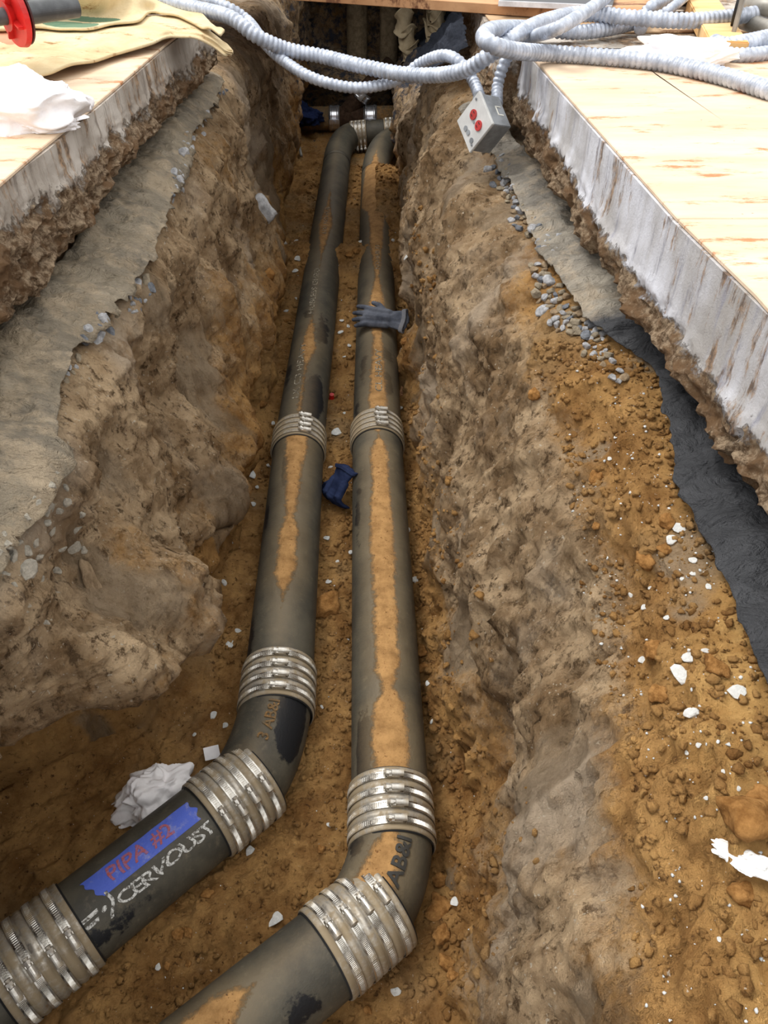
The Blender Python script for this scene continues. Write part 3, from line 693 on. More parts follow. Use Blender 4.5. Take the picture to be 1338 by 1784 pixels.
# ------------------------------------------------------------------ plastic sheets under the slabs
def sheet_mat(name, a, b, dust, dk):
    m = M(name); c = m.mix(m.ramp(m.noise(6, 6, .65), .35, .65), a, b)
    c = m.mix(m.ramp(m.noise(11, 7, .7), .46, .62), c, dust)
    c = m.mix(m.ramp(m.math('ADD', m.attr('near'), m.math('MULTIPLY', m.math('SUBTRACT', m.noise(7, 6, .7), .5), .9)), .4, .7), c, dk)
    m.col(c).set(rough=.62, spec=.4); m.bump(m.noise(11, 6, .65, (1, 1.8, 1), 2.2), .03, .8); m.bump(m.noise(30, 5, .6, (1, 1, 1), 1.5), .010, .7); m.bump(m.noise(90, 4, .6), .002, .6); return m.m
def strip(name, P, D, v, e0, e1, y0, y1, mat, near, side, seed, lift):
    sel = (YS > y0) & (YS < y1); ys = YS[sel]; n = len(ys); K = 44
    lo = e0(ys) + .05 * fbm(np.stack([ys, 0 * ys, 0 * ys], -1), (7, 1, 1), 3, seed) + .022 * fbm(np.stack([ys, 0 * ys, 0 * ys], -1), (38, 1, 1), 2, seed + 4)
    hi = e1(ys); T = np.linspace(0, 1, K)[None, :]; VV = lo[:, None] + (hi - lo)[:, None] * T
    def samp(A):
        i = np.clip(np.searchsorted(v, VV) - 1, 0, len(v) - 2); t = (VV - v[i]) / (v[i + 1] - v[i]); r = np.arange(n)[:, None]
        A = A[sel]; return A[r, i] * (1 - t[..., None]) + A[r, i + 1] * t[..., None]
    B = samp(P) ; Dd = samp(D)
    for ax in (0, 1):
        for _ in range(3): Dd = (Dd + np.roll(Dd, 1, ax) + np.roll(Dd, -1, ax)) / 3 if 0 else Dd
    Nn = grid_normals(B) * side; off = ((Dd - B) * Nn).sum(-1)
    k = 7
    op = np.pad(off, ((k, k), (k, k)), 'edge'); mx = op.copy()
    for s in range(-k, k + 1): mx = np.maximum(mx, np.roll(op, s, 0))
    m2 = mx.copy()
    for s in range(-k, k + 1): m2 = np.maximum(m2, np.roll(mx, s, 1))
    for ax in (0, 1):
        m2 = sum(np.roll(m2, s, ax) for s in range(-k, k + 1)) / (2 * k + 1)
    off = np.maximum(m2[k:-k, k:-k] * .7 + off * .3, off) + lift
    wr = .011 * ridg(B, (10, 17, 10), 3, seed + 20) * .8 + .014 * fbm(B, (6, 8, 6), 3, seed)
    G = B + Nn * (off + np.maximum(wr, -.006) + .008)[..., None]
    me = arr_mesh(name, G.reshape(-1, 3), grid_faces(n, K) if side > 0 else grid_faces(n, K)[:, ::-1], {'near': near(B)})
    o = link(name, me, mat); md = o.modifiers.new('thick', 'SOLIDIFY'); md.thickness = .002; md.offset = -1; return o, G, (ys, lo)
one = lambda a: (lambda y: a + 0 * y)
shl, GLs, _ = strip('plastic_sheet', PL, DL, vL, one(4.0), lambda y: 4.95 - .35 * sst(1.45, 1.0, y), -.45, 2.95,
    sheet_mat('sheet_l', c8(112, 103, 88), c8(142, 130, 110), c8(156, 140, 116), c8(96, 92, 86)), lambda B: .25 + 0 * B[..., 0], 1, 5.5, .004)
tag(shl, 'crinkled grey dusty plastic sheet hanging out from under the left slab', 'plastic sheet')
shr, GRs, _ = strip('plastic_sheet', PR, DR, vR, one(3.0), lambda y: 3.0 + .72 * sst(3.0, 1.5, y) + .25, -.45, 2.75,
    sheet_mat('sheet_r', c8(122, 116, 106), c8(150, 142, 128), c8(164, 150, 130), c8(58, 59, 62)), lambda B: sst(1.55, 1.2, B[..., 1]) * 1.0, -1, 9.5, .004)
tag(shr, 'plastic sheet from under the right slab, tan at the back and black in front', 'plastic sheet')
ALLT = bvh_of(wall_left, wall_right, fo, shl, shr)

# ------------------------------------------------------------------ plywood on the slabs, far boards
def ply_mat(name, a, b, stain, st=.6, rot=0.0):
    m = M(name); c = m.mix(m.ramp(m.noise(5, 6, .6, (.5, 2.2, 1), rot=(0, 0, rot)), .3, .7), a, b)
    c = m.mix(m.ramp(m.noise(4.5, 8, .75, (1, 3.4, 1), rot=(0, 0, rot)), st, st + .1), c, stain)
    c = m.mix(m.ramp(m.noise(60, 4, .7, (1, 2, 1)), .69, .73), c, c8(120, 76, 40))
    m.col(c).set(rough=.75, spec=.25); m.bump(m.noise(50, 5, .6, (.3, 2, 1)), .0015, .6); return m.m
PLY = ply_mat('plywood', c8(206, 180, 152), c8(226, 205, 178), c8(178, 124, 84), .54)
PLYD = ply_mat('plywood_dirty', c8(172, 140, 106), c8(214, 186, 152), c8(112, 80, 54), .50)
ZP0, ZP1 = 1.0905, 1.0975
def Ez(px, py): p = at(px, py, z=TOPZ); return (p.x, p.y)
n0 = .004
rsA = [Ez(1126, 127), Ez(1338, 275)]; d_ = np.array(rsA[1]) - np.array(rsA[0]); near_seam = tuple(np.array(rsA[1]) + d_ / abs(d_[1]) * 1.6)
cut = [Ez(1180, 388), Ez(1300, 395)]
def seam_x(y): return float(np.interp(-y, [-rsA[0][1], -near_seam[1]], [rsA[0][0], near_seam[0]]))
def edge_r(y): return float(np.interp(y, XR[0], XR[1])) + n0
yc = 1.185
def edge_poly(f, y0, y1, n=8): return [(f(y), y) for y in np.linspace(y0, y1, n)]
fa = Ez(921, 100); fb = Ez(1338, 150); ya = fa[1] - .004; slope = 0.0
p = prism('plywood_sheet', edge_poly(edge_r, -.6, yc - .0015) + [(seam_x(yc) - .0015, yc - .0015), (seam_x(-.6) - .0015, -.6)], ZP0, ZP1, PLY)
tag(p, 'pale plywood sheet on the right slab, nearest along the trench edge', 'plywood sheet')
p = prism('plywood_sheet', edge_poly(edge_r, yc + .0015, ya) + [(seam_x(2.2) - .0015, ya + slope * .42), (seam_x(yc) - .0015, yc + .0015)], ZP0, ZP1, PLY)
tag(p, 'pale plywood sheet on the right slab, along the edge up to the metal conduit', 'plywood sheet')
p = prism('plywood_sheet', [(seam_x(y) + .0015, y) for y in (-.6, .6, 1.5, 2.1)] + [(seam_x(2.2) + .0015, ya + slope * .42), (2.6, ya + slope * 2.0), (2.6, -.6)], ZP0, ZP1, PLY)
tag(p, 'wide pale plywood sheet on the right slab, outside the long seam', 'plywood sheet')
def edge_l(y): return float(np.interp(y, XL[0], XL[1])) - n0
p = prism('plywood_sheet', edge_poly(edge_l, -.6, 1.87) + [(-2.5, 1.87), (-2.5, -.6)], ZP0, ZP1, PLY); tag(p, 'pale plywood sheet on the left slab, under the white rags', 'plywood sheet')
p = prism('plywood_sheet', edge_poly(edge_l, 1.873, 2.93) + [(-2.5, 2.93), (-2.5, 1.873)], ZP0, ZP1, PLY); tag(p, 'pale plywood sheet on the left slab, under the burlap', 'plywood sheet')
# concrete beyond the plywood on the right, and unseen slab added to darken the far end of the trench
x5 = Ez(888, 98); x6 = Ez(843, 37)
CONC = slab_mat('slab_far', 1.0)
slab_f = slab('concrete_slab', CONC, ([x5[1] + .03, x6[1], 6.4], [x5[0], x6[0], .55]), 2.44, 6.4, 1, 3.0, lambda y: .90 + 0 * y, 71.0, lambda Y, T: .35 + sst(.3, .9, T))
slab_g = slab('concrete_slab', CONC, ([2.96, 3.4, 6.4], [-.78, -.95, -1.1]), 2.96, 6.4, -1, -2.6, lambda y: .90 + 0 * y, 91.0, lambda Y, T: .6 + sst(.3, .9, T))
added_roof = prism('concrete_slab', [(-1.05, 5.4), (.60, 5.4), (.60, 6.4), (-1.05, 6.4)], .93, 1.085, CONC); tag(added_roof, kind='structure')  # added out of view; its front edge sets how much light gets in
p = prism('plywood_sheet', [(x5[0] + .01, 2.36 + .28), (x6[0] + .01, 2.98), (1.9, 2.98), (1.9, 2.36 + .28 + .02)], ZP0 - .0, ZP1 - .001, PLYD); tag(p, 'brown dirty plywood sheet behind the conduit loop on the right', 'plywood sheet')
bA = at(430, -6, z=1.10); bB = at(1112, 42, z=1.10); bd = (bB - bA).normalized(); bn = Vector((-bd.y, bd.x, 0)); bA2 = bA - bd * .6
pts = [bA2, bB, bB + bn * 1.25, bA2 + bn * 1.25]
LAM = ply_mat('plywood_bridge', c8(168, 122, 84), c8(206, 160, 118), c8(110, 72, 50), .52)
p = prism('plywood_bridge', pts, 1.0985, 1.127, LAM); tag(p, 'reddish plywood board bridging the far end of the trench', 'board')
pa = at(868, 6, z=1.135); pb = at(1066, 15, z=1.135); pd = (pb - pa).normalized(); pn = Vector((-pd.y, pd.x, 0))
rt = empty('display_panel', (pa + pb) / 2); rt.location.z = 1.1275; tag(rt, 'flat black panel with a white rim lying on the bridging board', 'panel'); rt.name = 'framed_panel'
def relq(bmf, name, mat):
    bm = bmesh.new(); bmf(bm); bmesh.ops.translate(bm, verts=bm.verts[:], vec=-rt.location); return bmo(name, bm, mat, rt, smooth=False)
qz = Matrix((pd, pn, Vector((0, 0, 1)))).transposed()
relq(lambda b: box_bm(b, (pa + pb) / 2 + pn * .004 + Vector((0, 0, .0)), ((pb - pa).length, .008, .015), qz, .001), 'rim', simple('panel_white', c8(225, 226, 230), .4))
relq(lambda b: box_bm(b, (pa + pb) / 2 + pn * .20 + Vector((0, 0, .0)), ((pb - pa).length, .38, .013), qz, .001), 'panel', simple('panel_black', c8(30, 32, 38), .35))

# ------------------------------------------------------------------ flexible metal conduit
m = M('conduit'); m.col(m.mix(m.ramp(m.noise(30, 5, .7), .35, .7), c8(158, 165, 178), c8(206, 213, 226)))
m.set(metal=.35, rough=.42); CONDUIT = m.m
def conduit(pts, r, label, grp=None, pitch=.0145):
    W_ = [at(x, y, z=z) for x, y, z in pts]
    o = plain_tube('flexible_conduit', W_, r, CONDUIT, rings=(pitch, r * .13), around=20); return tag(o, label, 'conduit')
conduit([(235, -10, 1.165), (330, 12, 1.150), (400, 30, 1.14), (445, 62, 1.10), (500, 86, 1.06), (560, 98, 1.04), (620, 113, 1.03), (700, 129, 1.02), (760, 131, 1.03), (810, 122, 1.06), (850, 98, 1.10), (890, 70, 1.135), (930, 45, 1.155), (985, 28, 1.155), (1030, 24, 1.155), (1100, 31, 1.15), (1200, 36, 1.145), (1290, 28, 1.15), (1350, 16, 1.16)], .0185, 'thick metal conduit sagging across the trench from slab to slab')
conduit([(300, -12, 1.15), (385, 8, 1.14), (432, 36, 1.10), (465, 80, 1.06), (500, 110, 1.03), (550, 138, 1.0), (620, 153, .98), (690, 141, .99), (730, 112, 1.03), (770, 97, 1.065), (800, 108, 1.06), (825, 142, 1.02), (840, 182, .985)], .0145, 'thinner metal conduit hanging lowest over the trench into the junction box')
conduit([(866, 184, .985), (867, 150, 1.02), (878, 112, 1.07), (893, 88, 1.10), (925, 66, 1.13), (970, 50, 1.185), (1012, 26, 1.195), (1045, 4, 1.19), (1075, -16, 1.18)], .0145, 'metal conduit rising from the right side of the junction box')
conduit([(1350, 160, 1.117), (1250, 130, 1.117), (1150, 109, 1.117), (1050, 99, 1.117), (960, 93, 1.12), (900, 89, 1.145), (860, 79, 1.168), (842, 64, 1.175), (862, 51, 1.165), (920, 49, 1.13), (1000, 56, 1.118), (1055, 51, 1.118), (1105, 40, 1.12)], .0175, 'metal conduit lying in a long hairpin loop on the right plywood')
conduit([(1116, 50, 1.116), (1122, 28, 1.125), (1138, 10, 1.15), (1165, -2, 1.16), (1200, -14, 1.16)], .017, 'short arch of metal conduit at the top, left of the wooden block')
conduit([(1120, 42, 1.12), (1150, 26, 1.145), (1175, 10, 1.165), (1200, -10, 1.17)], .012, 'thin stretch of metal conduit under the arch beside the wooden block')
conduit([(1240, 78, 1.12), (1262, 84, 1.12), (1300, 78, 1.125), (1355, 66, 1.13)], .0235, 'fat metal conduit behind the white rag at the right edge, upper of two')
conduit([(1240, 84, 1.112), (1270, 95, 1.112), (1310, 96, 1.112), (1355, 90, 1.112)], .0165, 'metal conduit at the right edge below the fat one')

# ------------------------------------------------------------------ junction box
Rc = CM
def cv(x, y, z): return (Rc @ Vector((x, y, z)))
a_ = cv(.033, -.1, .022).normalized(); b_ = cv(-.04, -.062, -.078); b_ = (b_ - a_ * b_.dot(a_)).normalized(); c_ = -(a_.cross(b_)).normalized()
if c_.dot(cv(1, 0, 0)) < 0: c_ = -c_
c_ = -a_.cross(b_) if (-a_.cross(b_)).dot(cv(1, .1, 0)) > 0 else a_.cross(b_)
pc_ = at(826, 213, z=.965)
JB = empty('junction_box', pc_); tag(JB, 'galvanised junction box with a raised outlet cover lying on the bank under the conduits', 'junction box')
Mx = Matrix((a_, b_, c_)).transposed()
def jb(name, parts, mat, par=None, bev=.0015):
    bm = bmesh.new()
    for (u, v, w, su, sv, sw) in parts: box_bm(bm, a_ * u + b_ * v + c_ * w, (su, sv, sw), Mx, bev)
    return bmo(name, bm, mat, par or JB, smooth=False)
GALV = simple('galvanised', c8(150, 154, 158), .5, .35, .15, 25); GALD = simple('galv_light', c8(206, 206, 204), .5, .2, .06, 25)
jb('box_body', [(0, 0, .040, .098, .098, .062)], GALV)
pl = jb('outlet_cover', [(0, 0, .004, .106, .106, .008)], GALD)
def disc(name, u, v, w, r, h, mat, par, seg=28):
    bm = bmesh.new(); bmesh.ops.create_cone(bm, cap_ends=True, segments=seg, radius1=r, radius2=r, depth=h, matrix=Matrix.Translation(a_ * u + b_ * v + c_ * w) @ Mx.to_4x4())
    return bmo(name, bm, mat, par, smooth=False)
REDP = simple('receptacle_red', c8(176, 52, 50), .5); SL = simple('slot_dark', c8(30, 28, 28), .6)
for (u, v) in ((-.015, .012), (.022, .010)):
    r_ = disc('receptacle', u - .002, v - .02, -.001, .013, .004, REDP, pl); r_['label'] = 'red outlet face'
    jb('slot', [(u - .004, v - .026, -.0034, .007, .002, .001)], SL, r_, 0); jb('slot', [(u - .004, v - .015, -.0034, .007, .002, .001)], SL, r_, 0)
for (u, v) in ((-.010, .033), (.006, .030), (.032, .030)): disc('knockout', u, v, -.0008, .007, .003, GALV, pl)
for (u, v) in ((-.042, -.035), (.042, .035), (-.0, .0)): disc('screw', u, v, -.001, .003, .003, GALV, pl, 10)
for (v, w) in ((-.052, .014), (-.052, .058)): disc('connector', -.05, -.03 + (w - .014) * .9, w, .017, .012, GALV, JB, 8)
LAB = simple('label_chalk', c8(226, 224, 214), .8); jb('chalk_mark', [(-.012, -.0495, .05, .003, .0012, .018), (.014, -.0495, .05, .003, .0012, .018), (.001, -.0495, .042, .028, .0012, .003)], LAB, None, 0)

# ------------------------------------------------------------------ cloth lumps, gloves
def remesh(name, bm, vox, mat, smoothit=4, parent=None):
    me = bpy.data.meshes.new(name); bm.to_mesh(me); bm.free(); o = link(name, me)
    md = o.modifiers.new('r', 'REMESH'); md.mode = 'VOXEL'; md.voxel_size = vox
    m2 = o.modifiers.new('s', 'SMOOTH'); m2.iterations = smoothit; m2.factor = .5
    dg = bpy.context.evaluated_depsgraph_get(); dg.update(); me2 = bpy.data.meshes.new_from_object(o.evaluated_get(dg)); bpy.data.objects.remove(o)
    me2.polygons.foreach_set('use_smooth', [True] * len(me2.polygons)); me2.materials.clear(); return link(name, me2, mat, parent)
def cloth_mat(name, a, b, bd=.004, sc=60):
    m = M(name); m.col(m.mix(m.ramp(m.noise(18, 5, .6), .3, .7), a, b)).set(rough=.9, spec=.1); m.bump(m.noise(sc, 5, .6), bd, .6); return m.m
RAG = cloth_mat('white_rag', c8(240, 236, 237), c8(252, 250, 250))
def rag(pos, size, seed, label, ridge=.28, mat=None, rotz=0, name='rag', cat='rag', flat=None):
    bm = bmesh.new(); bmesh.ops.create_icosphere(bm, subdivisions=6, radius=1); V = np.array([v.co[:] for v in bm.verts]); U = V.copy()
    lob = 1 + .42 * fbm(U, 1.1, 2, seed)
    wp = U + .35 * np.stack([fbm(U, 1.2, 2, seed + 1), fbm(U, 1.2, 2, seed + 2), fbm(U, 1.2, 2, seed + 3)], -1)
    r = lob * (1 + ridge * .62 * (ridg(wp, 1.5, 1, seed) - .4) + ridge * .22 * ridg(wp, 3.4, 1, seed + 30))
    V = V * r[:, None] * np.array(size); V[:, 2] = np.where(V[:, 2] < -size[2] * .45, -size[2] * .45 + .12 * V[:, 2], V[:, 2])
    for v, c in zip(bm.verts, V): v.co = c
    o = bmo(name, bm, mat or RAG); o.location = pos; o.rotation_euler[2] = rotz; return tag(o, label, cat)
def on(px, py, dz=0.0):
    h, n = hit(px, py, ALLT); return h + Vector((0, 0, dz))
rag(at(28, 190, z=1.125), (.125, .075, .055), 3.0, 'big crumpled white rag on the left plywood at the photo edge', .3)
rag(at(98, 178, z=1.115), (.055, .045, .035), 8.0, 'smaller white rag touching the big one on the left plywood', .3)
rag(at(92, 221, z=1.106), (.045, .018, .014), 14.0, 'small flat folded white cloth below the crumpled rags on the left plywood', .15, rotz=.35)
rag(at(1190, 92, z=1.118), (.115, .062, .034), 21.0, 'white rag on the right plywood under the metal conduit', .26, rotz=-.2)
rag(on(280, 1395, .03), (.075, .052, .052), 31.0, 'crumpled white rag on the trench bottom behind the blue-taped pipe', .34, rotz=.5)
bm = bmesh.new(); box_bm(bm, (0, 0, 0), (.034, .028, .003), None, .0005); o = bmo('paper_scrap', bm, RAG, smooth=False); o.location = on(371, 1319, .018); o.rotation_euler = (.5, .2, .4); tag(o, 'small square scrap of white paper by the bend of the left run', 'paper scrap')

def chain(bm, pts, rs, fl=1.0, seg=10):
    for k in range(len(pts) - 1):
        p, q = Vector(pts[k]), Vector(pts[k + 1]); n = max(2, int((q - p).length / .003))
        for i in range(n + 1):
            t = i / n; c = p.lerp(q, t); r = rs[k] + (rs[k + 1] - rs[k]) * t
            bmesh.ops.create_icosphere(bm, subdivisions=1, radius=r, matrix=Matrix.Translation(c) @ Matrix.Diagonal((1, 1, fl, 1)))
def glove(loc, rotz, label, mats, curl, R=None, SCL=1.0):
    bm = bmesh.new()
    # hand along +x, palm in the xy plane
    chain(bm, [(0, -.026, 0), (.075, -.030, .002)], [.016, .016], .8); chain(bm, [(0, 0, 0.002), (.082, 0, .004)], [.02, .018], .8); chain(bm, [(0, .024, 0), (.072, .028, .002)], [.016, .015], .8)
    for (y, ln, sp) in ((-.032, .060, -.16), (-.011, .072, -.05), (.010, .068, .05), (.030, .052, .18)):
        x0 = .070; p = [(x0, y, .004)]; a = 0
        for k in range(3):
            a += curl; L = ln / 3; q = p[-1]; p.append((q[0] + L * math.cos(a), q[1] + L * math.sin(sp), q[2] - L * math.sin(a) + .002))
        chain(bm, p, [.0115, .011, .0105, .0085])
    chain(bm, [(.02, -.030, -.002), (.045, -.055, -.006), (.072, -.064, -.010)], [.014, .0125, .0095])
    chain(bm, [(-.055, -.004, -.002), (-.02, 0, 0), (.01, 0, 0)], [.032, .025, .024], .42); chain(bm, [(-.055, .018, -.002), (.01, .012, 0)], [.026, .020], .42); chain(bm, [(-.055, -.022, -.002), (.01, -.012, 0)], [.024, .020], .42)
    g = empty('work_glove', loc); g.rotation_euler = (R or (0, 0, rotz)); g.scale = (SCL,) * 3; tag(g, label, 'glove')
    body = remesh('glove_body', bm, .0028, mats[0], 5, g)
    bm = bmesh.new(); n = 28
    for j, (x, k) in enumerate(((-.050, .97), (-.062, 1.04), (-.066, 1.06), (-.066, .9), (-.052, .86))):
        for i in range(n):
            t = 2 * math.pi * i / n; bm.verts.new((x + .003 * math.sin(3 * t), .048 * k * math.cos(t), (.0155 * k) * math.sin(t) - .001))
    bm.verts.ensure_lookup_table()
    for j in range(4):
        for i in range(n): bm.faces.new([bm.verts[j * n + i], bm.verts[j * n + (i + 1) % n], bm.verts[(j + 1) * n + (i + 1) % n], bm.verts[(j + 1) * n + i]])
    bmesh.ops.recalc_face_normals(bm, faces=bm.faces[:]); bmo('cuff', bm, mats[1], g)
    return g
GG = cloth_mat('glove_grey', c8(62, 66, 76), c8(98, 102, 112), .003, 200); GG2 = cloth_mat('glove_cuff', c8(96, 98, 104), c8(128, 128, 132), .003, 200)
GB = cloth_mat('glove_navy', c8(22, 30, 54), c8(44, 54, 84), .003, 160); GB2 = cloth_mat('glove_navy_cuff', c8(28, 36, 62), c8(48, 58, 88), .003, 160)
gp_ = at(676, 556, z=.172)
glove(gp_, 0, 'grey work glove draped over the right pipe, fingers to the left', (GG, GG2), .16, R=(-.62, .0, math.pi - .25), SCL=1.0)
gb = at(592, 838, z=.075)
glove(gb, 0, 'dark blue work glove crumpled between the two pipes', (GB, GB2), .55, R=(.35, .75, -2.25), SCL=.92).scale = (.66, 1.08, 1.2)

# ------------------------------------------------------------------ burlap on the left
def burlap_mat():
    m = M('burlap'); c = m.mix(m.ramp(m.noise(6, 6, .65), .3, .7), c8(192, 172, 134), c8(224, 206, 168))
    c = m.mix(m.ramp(m.noise(8, 8, .75, (1, 2, 1)), .55, .66), c, c8(150, 112, 74))
    g = m.ramp(m.math('ADD', m.attr('green'), m.math('MULTIPLY', m.math('SUBTRACT', m.noise(20, 5, .7), .5), .35)), .45, .55)
    c = m.mix(m.math('MULTIPLY', g, .85), c, c8(66, 116, 96))
    r = m.ramp(m.attr('red'), .45, .55); c = m.mix(m.math('MULTIPLY', r, .6), c, c8(196, 96, 78))
    m.col(c).set(rough=.95, spec=.05); m.bump(m.noise(150, 3, .6), .002, .7); return m.m
BUR = burlap_mat()
def lattice(front, back, nx, ny, zf):
    f, _ = spline([(x, y, 0) for x, y in front], 5); b, _ = spline([(x, y, 0) for x, y in back], 5)
    fi = np.linspace(0, len(f) - 1, nx); F_ = np.stack([np.interp(fi, np.arange(len(f)), f[:, k]) for k in range(2)], -1)
    bi = np.linspace(0, len(b) - 1, nx); B_ = np.stack([np.interp(bi, np.arange(len(b)), b[:, k]) for k in range(2)], -1)
    t = np.linspace(0, 1, ny)[:, None, None]; PX = F_[None] * (1 - t) + B_[None] * t; return PX
def sack(front, back, zf, name, label, marks, nx=170, ny=80):
    PX = lattice(front, back, nx, ny, zf); V = np.zeros((ny, nx, 3)); u = np.linspace(0, 1, nx); t = np.linspace(0, 1, ny)
    # level footprint first, then real folds in height
    for j in range(ny):
        for i in range(nx):
            p = at(PX[j, i, 0], PX[j, i, 1], z=zf(u[i], t[j])); V[j, i] = p
    fold = .010 * fbm(V, (4, 5, 1), 2, 5) + .004 * ridg(V, (4, 6, 1), 1, 9); V[..., 2] += np.maximum(fold, -.006) + .006
    gr = np.zeros((ny, nx)); rd = np.zeros((ny, nx))
    for (cx, cy, rx_, ry_, rot, w, kind) in marks:
        dx = PX[..., 0] - cx; dy = PX[..., 1] - cy; c, s = math.cos(rot), math.sin(rot); e = ((dx * c + dy * s) / rx_) ** 2 + ((-dx * s + dy * c) / ry_) ** 2
        val = w * sst(1.15, .85, e)
        if kind == 'g': gr = np.where(w > 0, np.maximum(gr, val), gr + val)
        else: rd = np.maximum(rd, val)
    me = arr_mesh(name, V.reshape(-1, 3), grid_faces(ny, nx), {'green': gr, 'red': rd}); o = link(name, me, BUR)
    md = o.modifiers.new('thick', 'SOLIDIFY'); md.thickness = .006; md.offset = -1; return tag(o, label, 'burlap sack')
sack([(-160, 130), (-20, 150), (72, 139), (112, 127), (150, 114), (215, 92), (270, 80), (300, 68), (335, 70), (372, 86), (392, 99), (404, 99)],
     [(-160, 10), (-40, 30), (60, 45), (120, 42), (160, 38), (200, 32), (240, 30), (280, 33), (320, 34), (350, 44), (382, 66), (406, 92)],
     lambda u, t: 1.112 + .010 * sst(.0, .4, t) - .03 * sst(.86, 1, u), 'burlap_sack', 'tan burlap sack lying flat with its corner hanging over the left slab edge', [(20, 70, 24, 10, 0, .9, 'r'), (90, 52, 30, 5, .1, 1, 'g'), (150, 54, 48, 5, 0, 1, 'g'), (40, 110, 30, 5, 0, .0, 'g')])
sack([(-160, 40), (-20, 58), (60, 52), (110, 56), (160, 57), (200, 50), (240, 45), (262, 30), (285, 32), (315, 34), (350, 46), (385, 66)],
     [(-160, -40), (-40, -40), (60, -42), (120, -40), (160, -42), (210, -44), (235, -40), (250, -30), (270, -14), (300, 4), (345, 24), (392, 58)],
     lambda u, t: 1.134 + .075 * sst(.05, .75, t) * sst(.9, .55, u), 'burlap_sack', 'burlap sack with a green print heaped behind the flat one, under the red flange',
     [(62, 20, 15, 30, .1, 1, 'g'), (95, 20, 13, 34, -.1, 1, 'g'), (120, 14, 14, 26, -.2, 1, 'g'), (78, 25, 2.5, 26, .05, -.9, 'g'), (108, 16, 2.2, 24, -.2, -.9, 'g'), (150, 39, 62, 6, .05, 1, 'g'), (125, 50, 50, 6, .05, 1, 'g'), (150, 46, 60, 1.6, .05, -.9, 'g')])

# red flange on a grey shaft
fc = at(24, 26, z=1.235); tip = at(97, 16, z=1.235); sd = (tip - fc).normalized(); sq_ = Matrix((sd, Vector((0, 0, 1)).cross(sd).normalized(), sd.cross(Vector((0, 0, 1)).cross(sd).normalized()))).transposed()
TL = empty('flanged_shaft', fc - Vector((0, 0, .05))); tag(TL, 'red flange wheel on a grey steel shaft lying on the burlap', 'pipe tool')
RED = simple('red_paint', c8(206, 34, 30), .4, 0, .12); SG = simple('grey_steel', c8(96, 98, 100), .4, .5, .15)
def tl(name, specs, mat):
    bm = bmesh.new()
    for (x, r1, r2, d) in specs: bmesh.ops.create_cone(bm, cap_ends=True, segments=40, radius1=r1, radius2=r2, depth=d, matrix=Matrix.Translation(fc - TL.location + sd * x) @ sq_.to_4x4() @ Matrix.Rotation(R_(90), 4, 'Y'))
    bmesh.ops.bevel(bm, geom=bm.edges[:], offset=.001, segments=1, affect='EDGES') if 0 else None
    return bmo(name, bm, mat, TL, smooth=False)
tl('shaft', [(-.06, .017, .017, .10)], SG); tl('socket', [(.085, .023, .023, .135)], SG)
tl('flange', [(.0, .062, .064, .012), (.009, .056, .050, .008), (-.012, .030, .022, .018)], RED); tl('rim', [(.014, .060, .060, .004)], simple('dark_rim', c8(70, 30, 28), .6))
bm = bmesh.new()
for k in range(4):
    a = k * math.pi / 2 + .4; dd = sq_ @ Vector((0, math.cos(a), math.sin(a))); box_bm(bm, fc - TL.location + sd * -.011 + dd * .034, (.014, .034, .006), Matrix((sd, dd, sd.cross(dd))).transposed(), .001)
bmo('rib', bm, RED, TL, smooth=False)

# ------------------------------------------------------------------ wooden block and steel stand at the top right
w0 = at(1272, 72, z=1.14); w1_ = at(1222, -8, z=1.14); wd = (w1_ - w0); wd.z = 0; wl = wd.length + .25; wd.normalize(); wn_ = Vector((-wd.y, wd.x, 0))
bm = bmesh.new(); box_bm(bm, (0, 0, 0), (wl, .096, .040), Matrix((wd, wn_, Vector((0, 0, 1)))).transposed(), .003)
WB = bmo('wooden_block', bm, ply_mat('lumber', c8(214, 168, 108), c8(240, 204, 150), c8(190, 130, 74), .6, .5), smooth=False); WB.location = w0 + wd * wl / 2 + Vector((0, 0, -.020)); tag(WB, 'short yellow lumber beam lying on the right plywood behind the white rag', 'wood beam')
ST = empty('steel_stand', at(1300, 40, z=1.10)); tag(ST, 'grey steel stand with tubes behind the lumber beam at the top right corner', 'stand')
def stp(name, A, B, r, mat=None):
    A = at(*A[:2], z=A[2]) - ST.location; B = at(*B[:2], z=B[2]) - ST.location
    return plain_tube(name, [A, A.lerp(B, .5), B], r, mat or GREYP, ST, step=.05, around=20)
GREYP = simple('grey_paint', c8(158, 154, 146), .45, .2, .12)
for nm, A, B, r in (('tube', (1296, 36, 1.13), (1360, 60, 1.13), .022), ('tube', (1302, 6, 1.17), (1360, 18, 1.17), .022), ('tube', (1290, -20, 1.13), (1360, -12, 1.13), .02)): stp(nm, A, B, r)
bm = bmesh.new(); c0 = at(1288, 22, z=1.17) - ST.location; box_bm(bm, c0, (.012, .20, .15), Matrix.Rotation(-.4, 3, 'Z'), .003); bmo('end_plate', bm, GREYP, ST, smooth=False)
bm = bmesh.new(); bmesh.ops.create_cone(bm, cap_ends=True, segments=32, radius1=.04, radius2=.04, depth=.018, matrix=Matrix.Translation(c0 + Vector((-.006, 0, .01))) @ Matrix.Rotation(-.4, 4, 'Z') @ Matrix.Rotation(R_(90), 4, 'Y')); bmo('bearing', bm, simple('black_steel', c8(28, 28, 30), .5), ST, smooth=False)
MT = empty('electric_motor', at(1178, 18, z=1.11)); tag(MT, 'dark grey rounded housing beside the lumber beam at the top', 'motor'); MT.name = 'motor_housing'
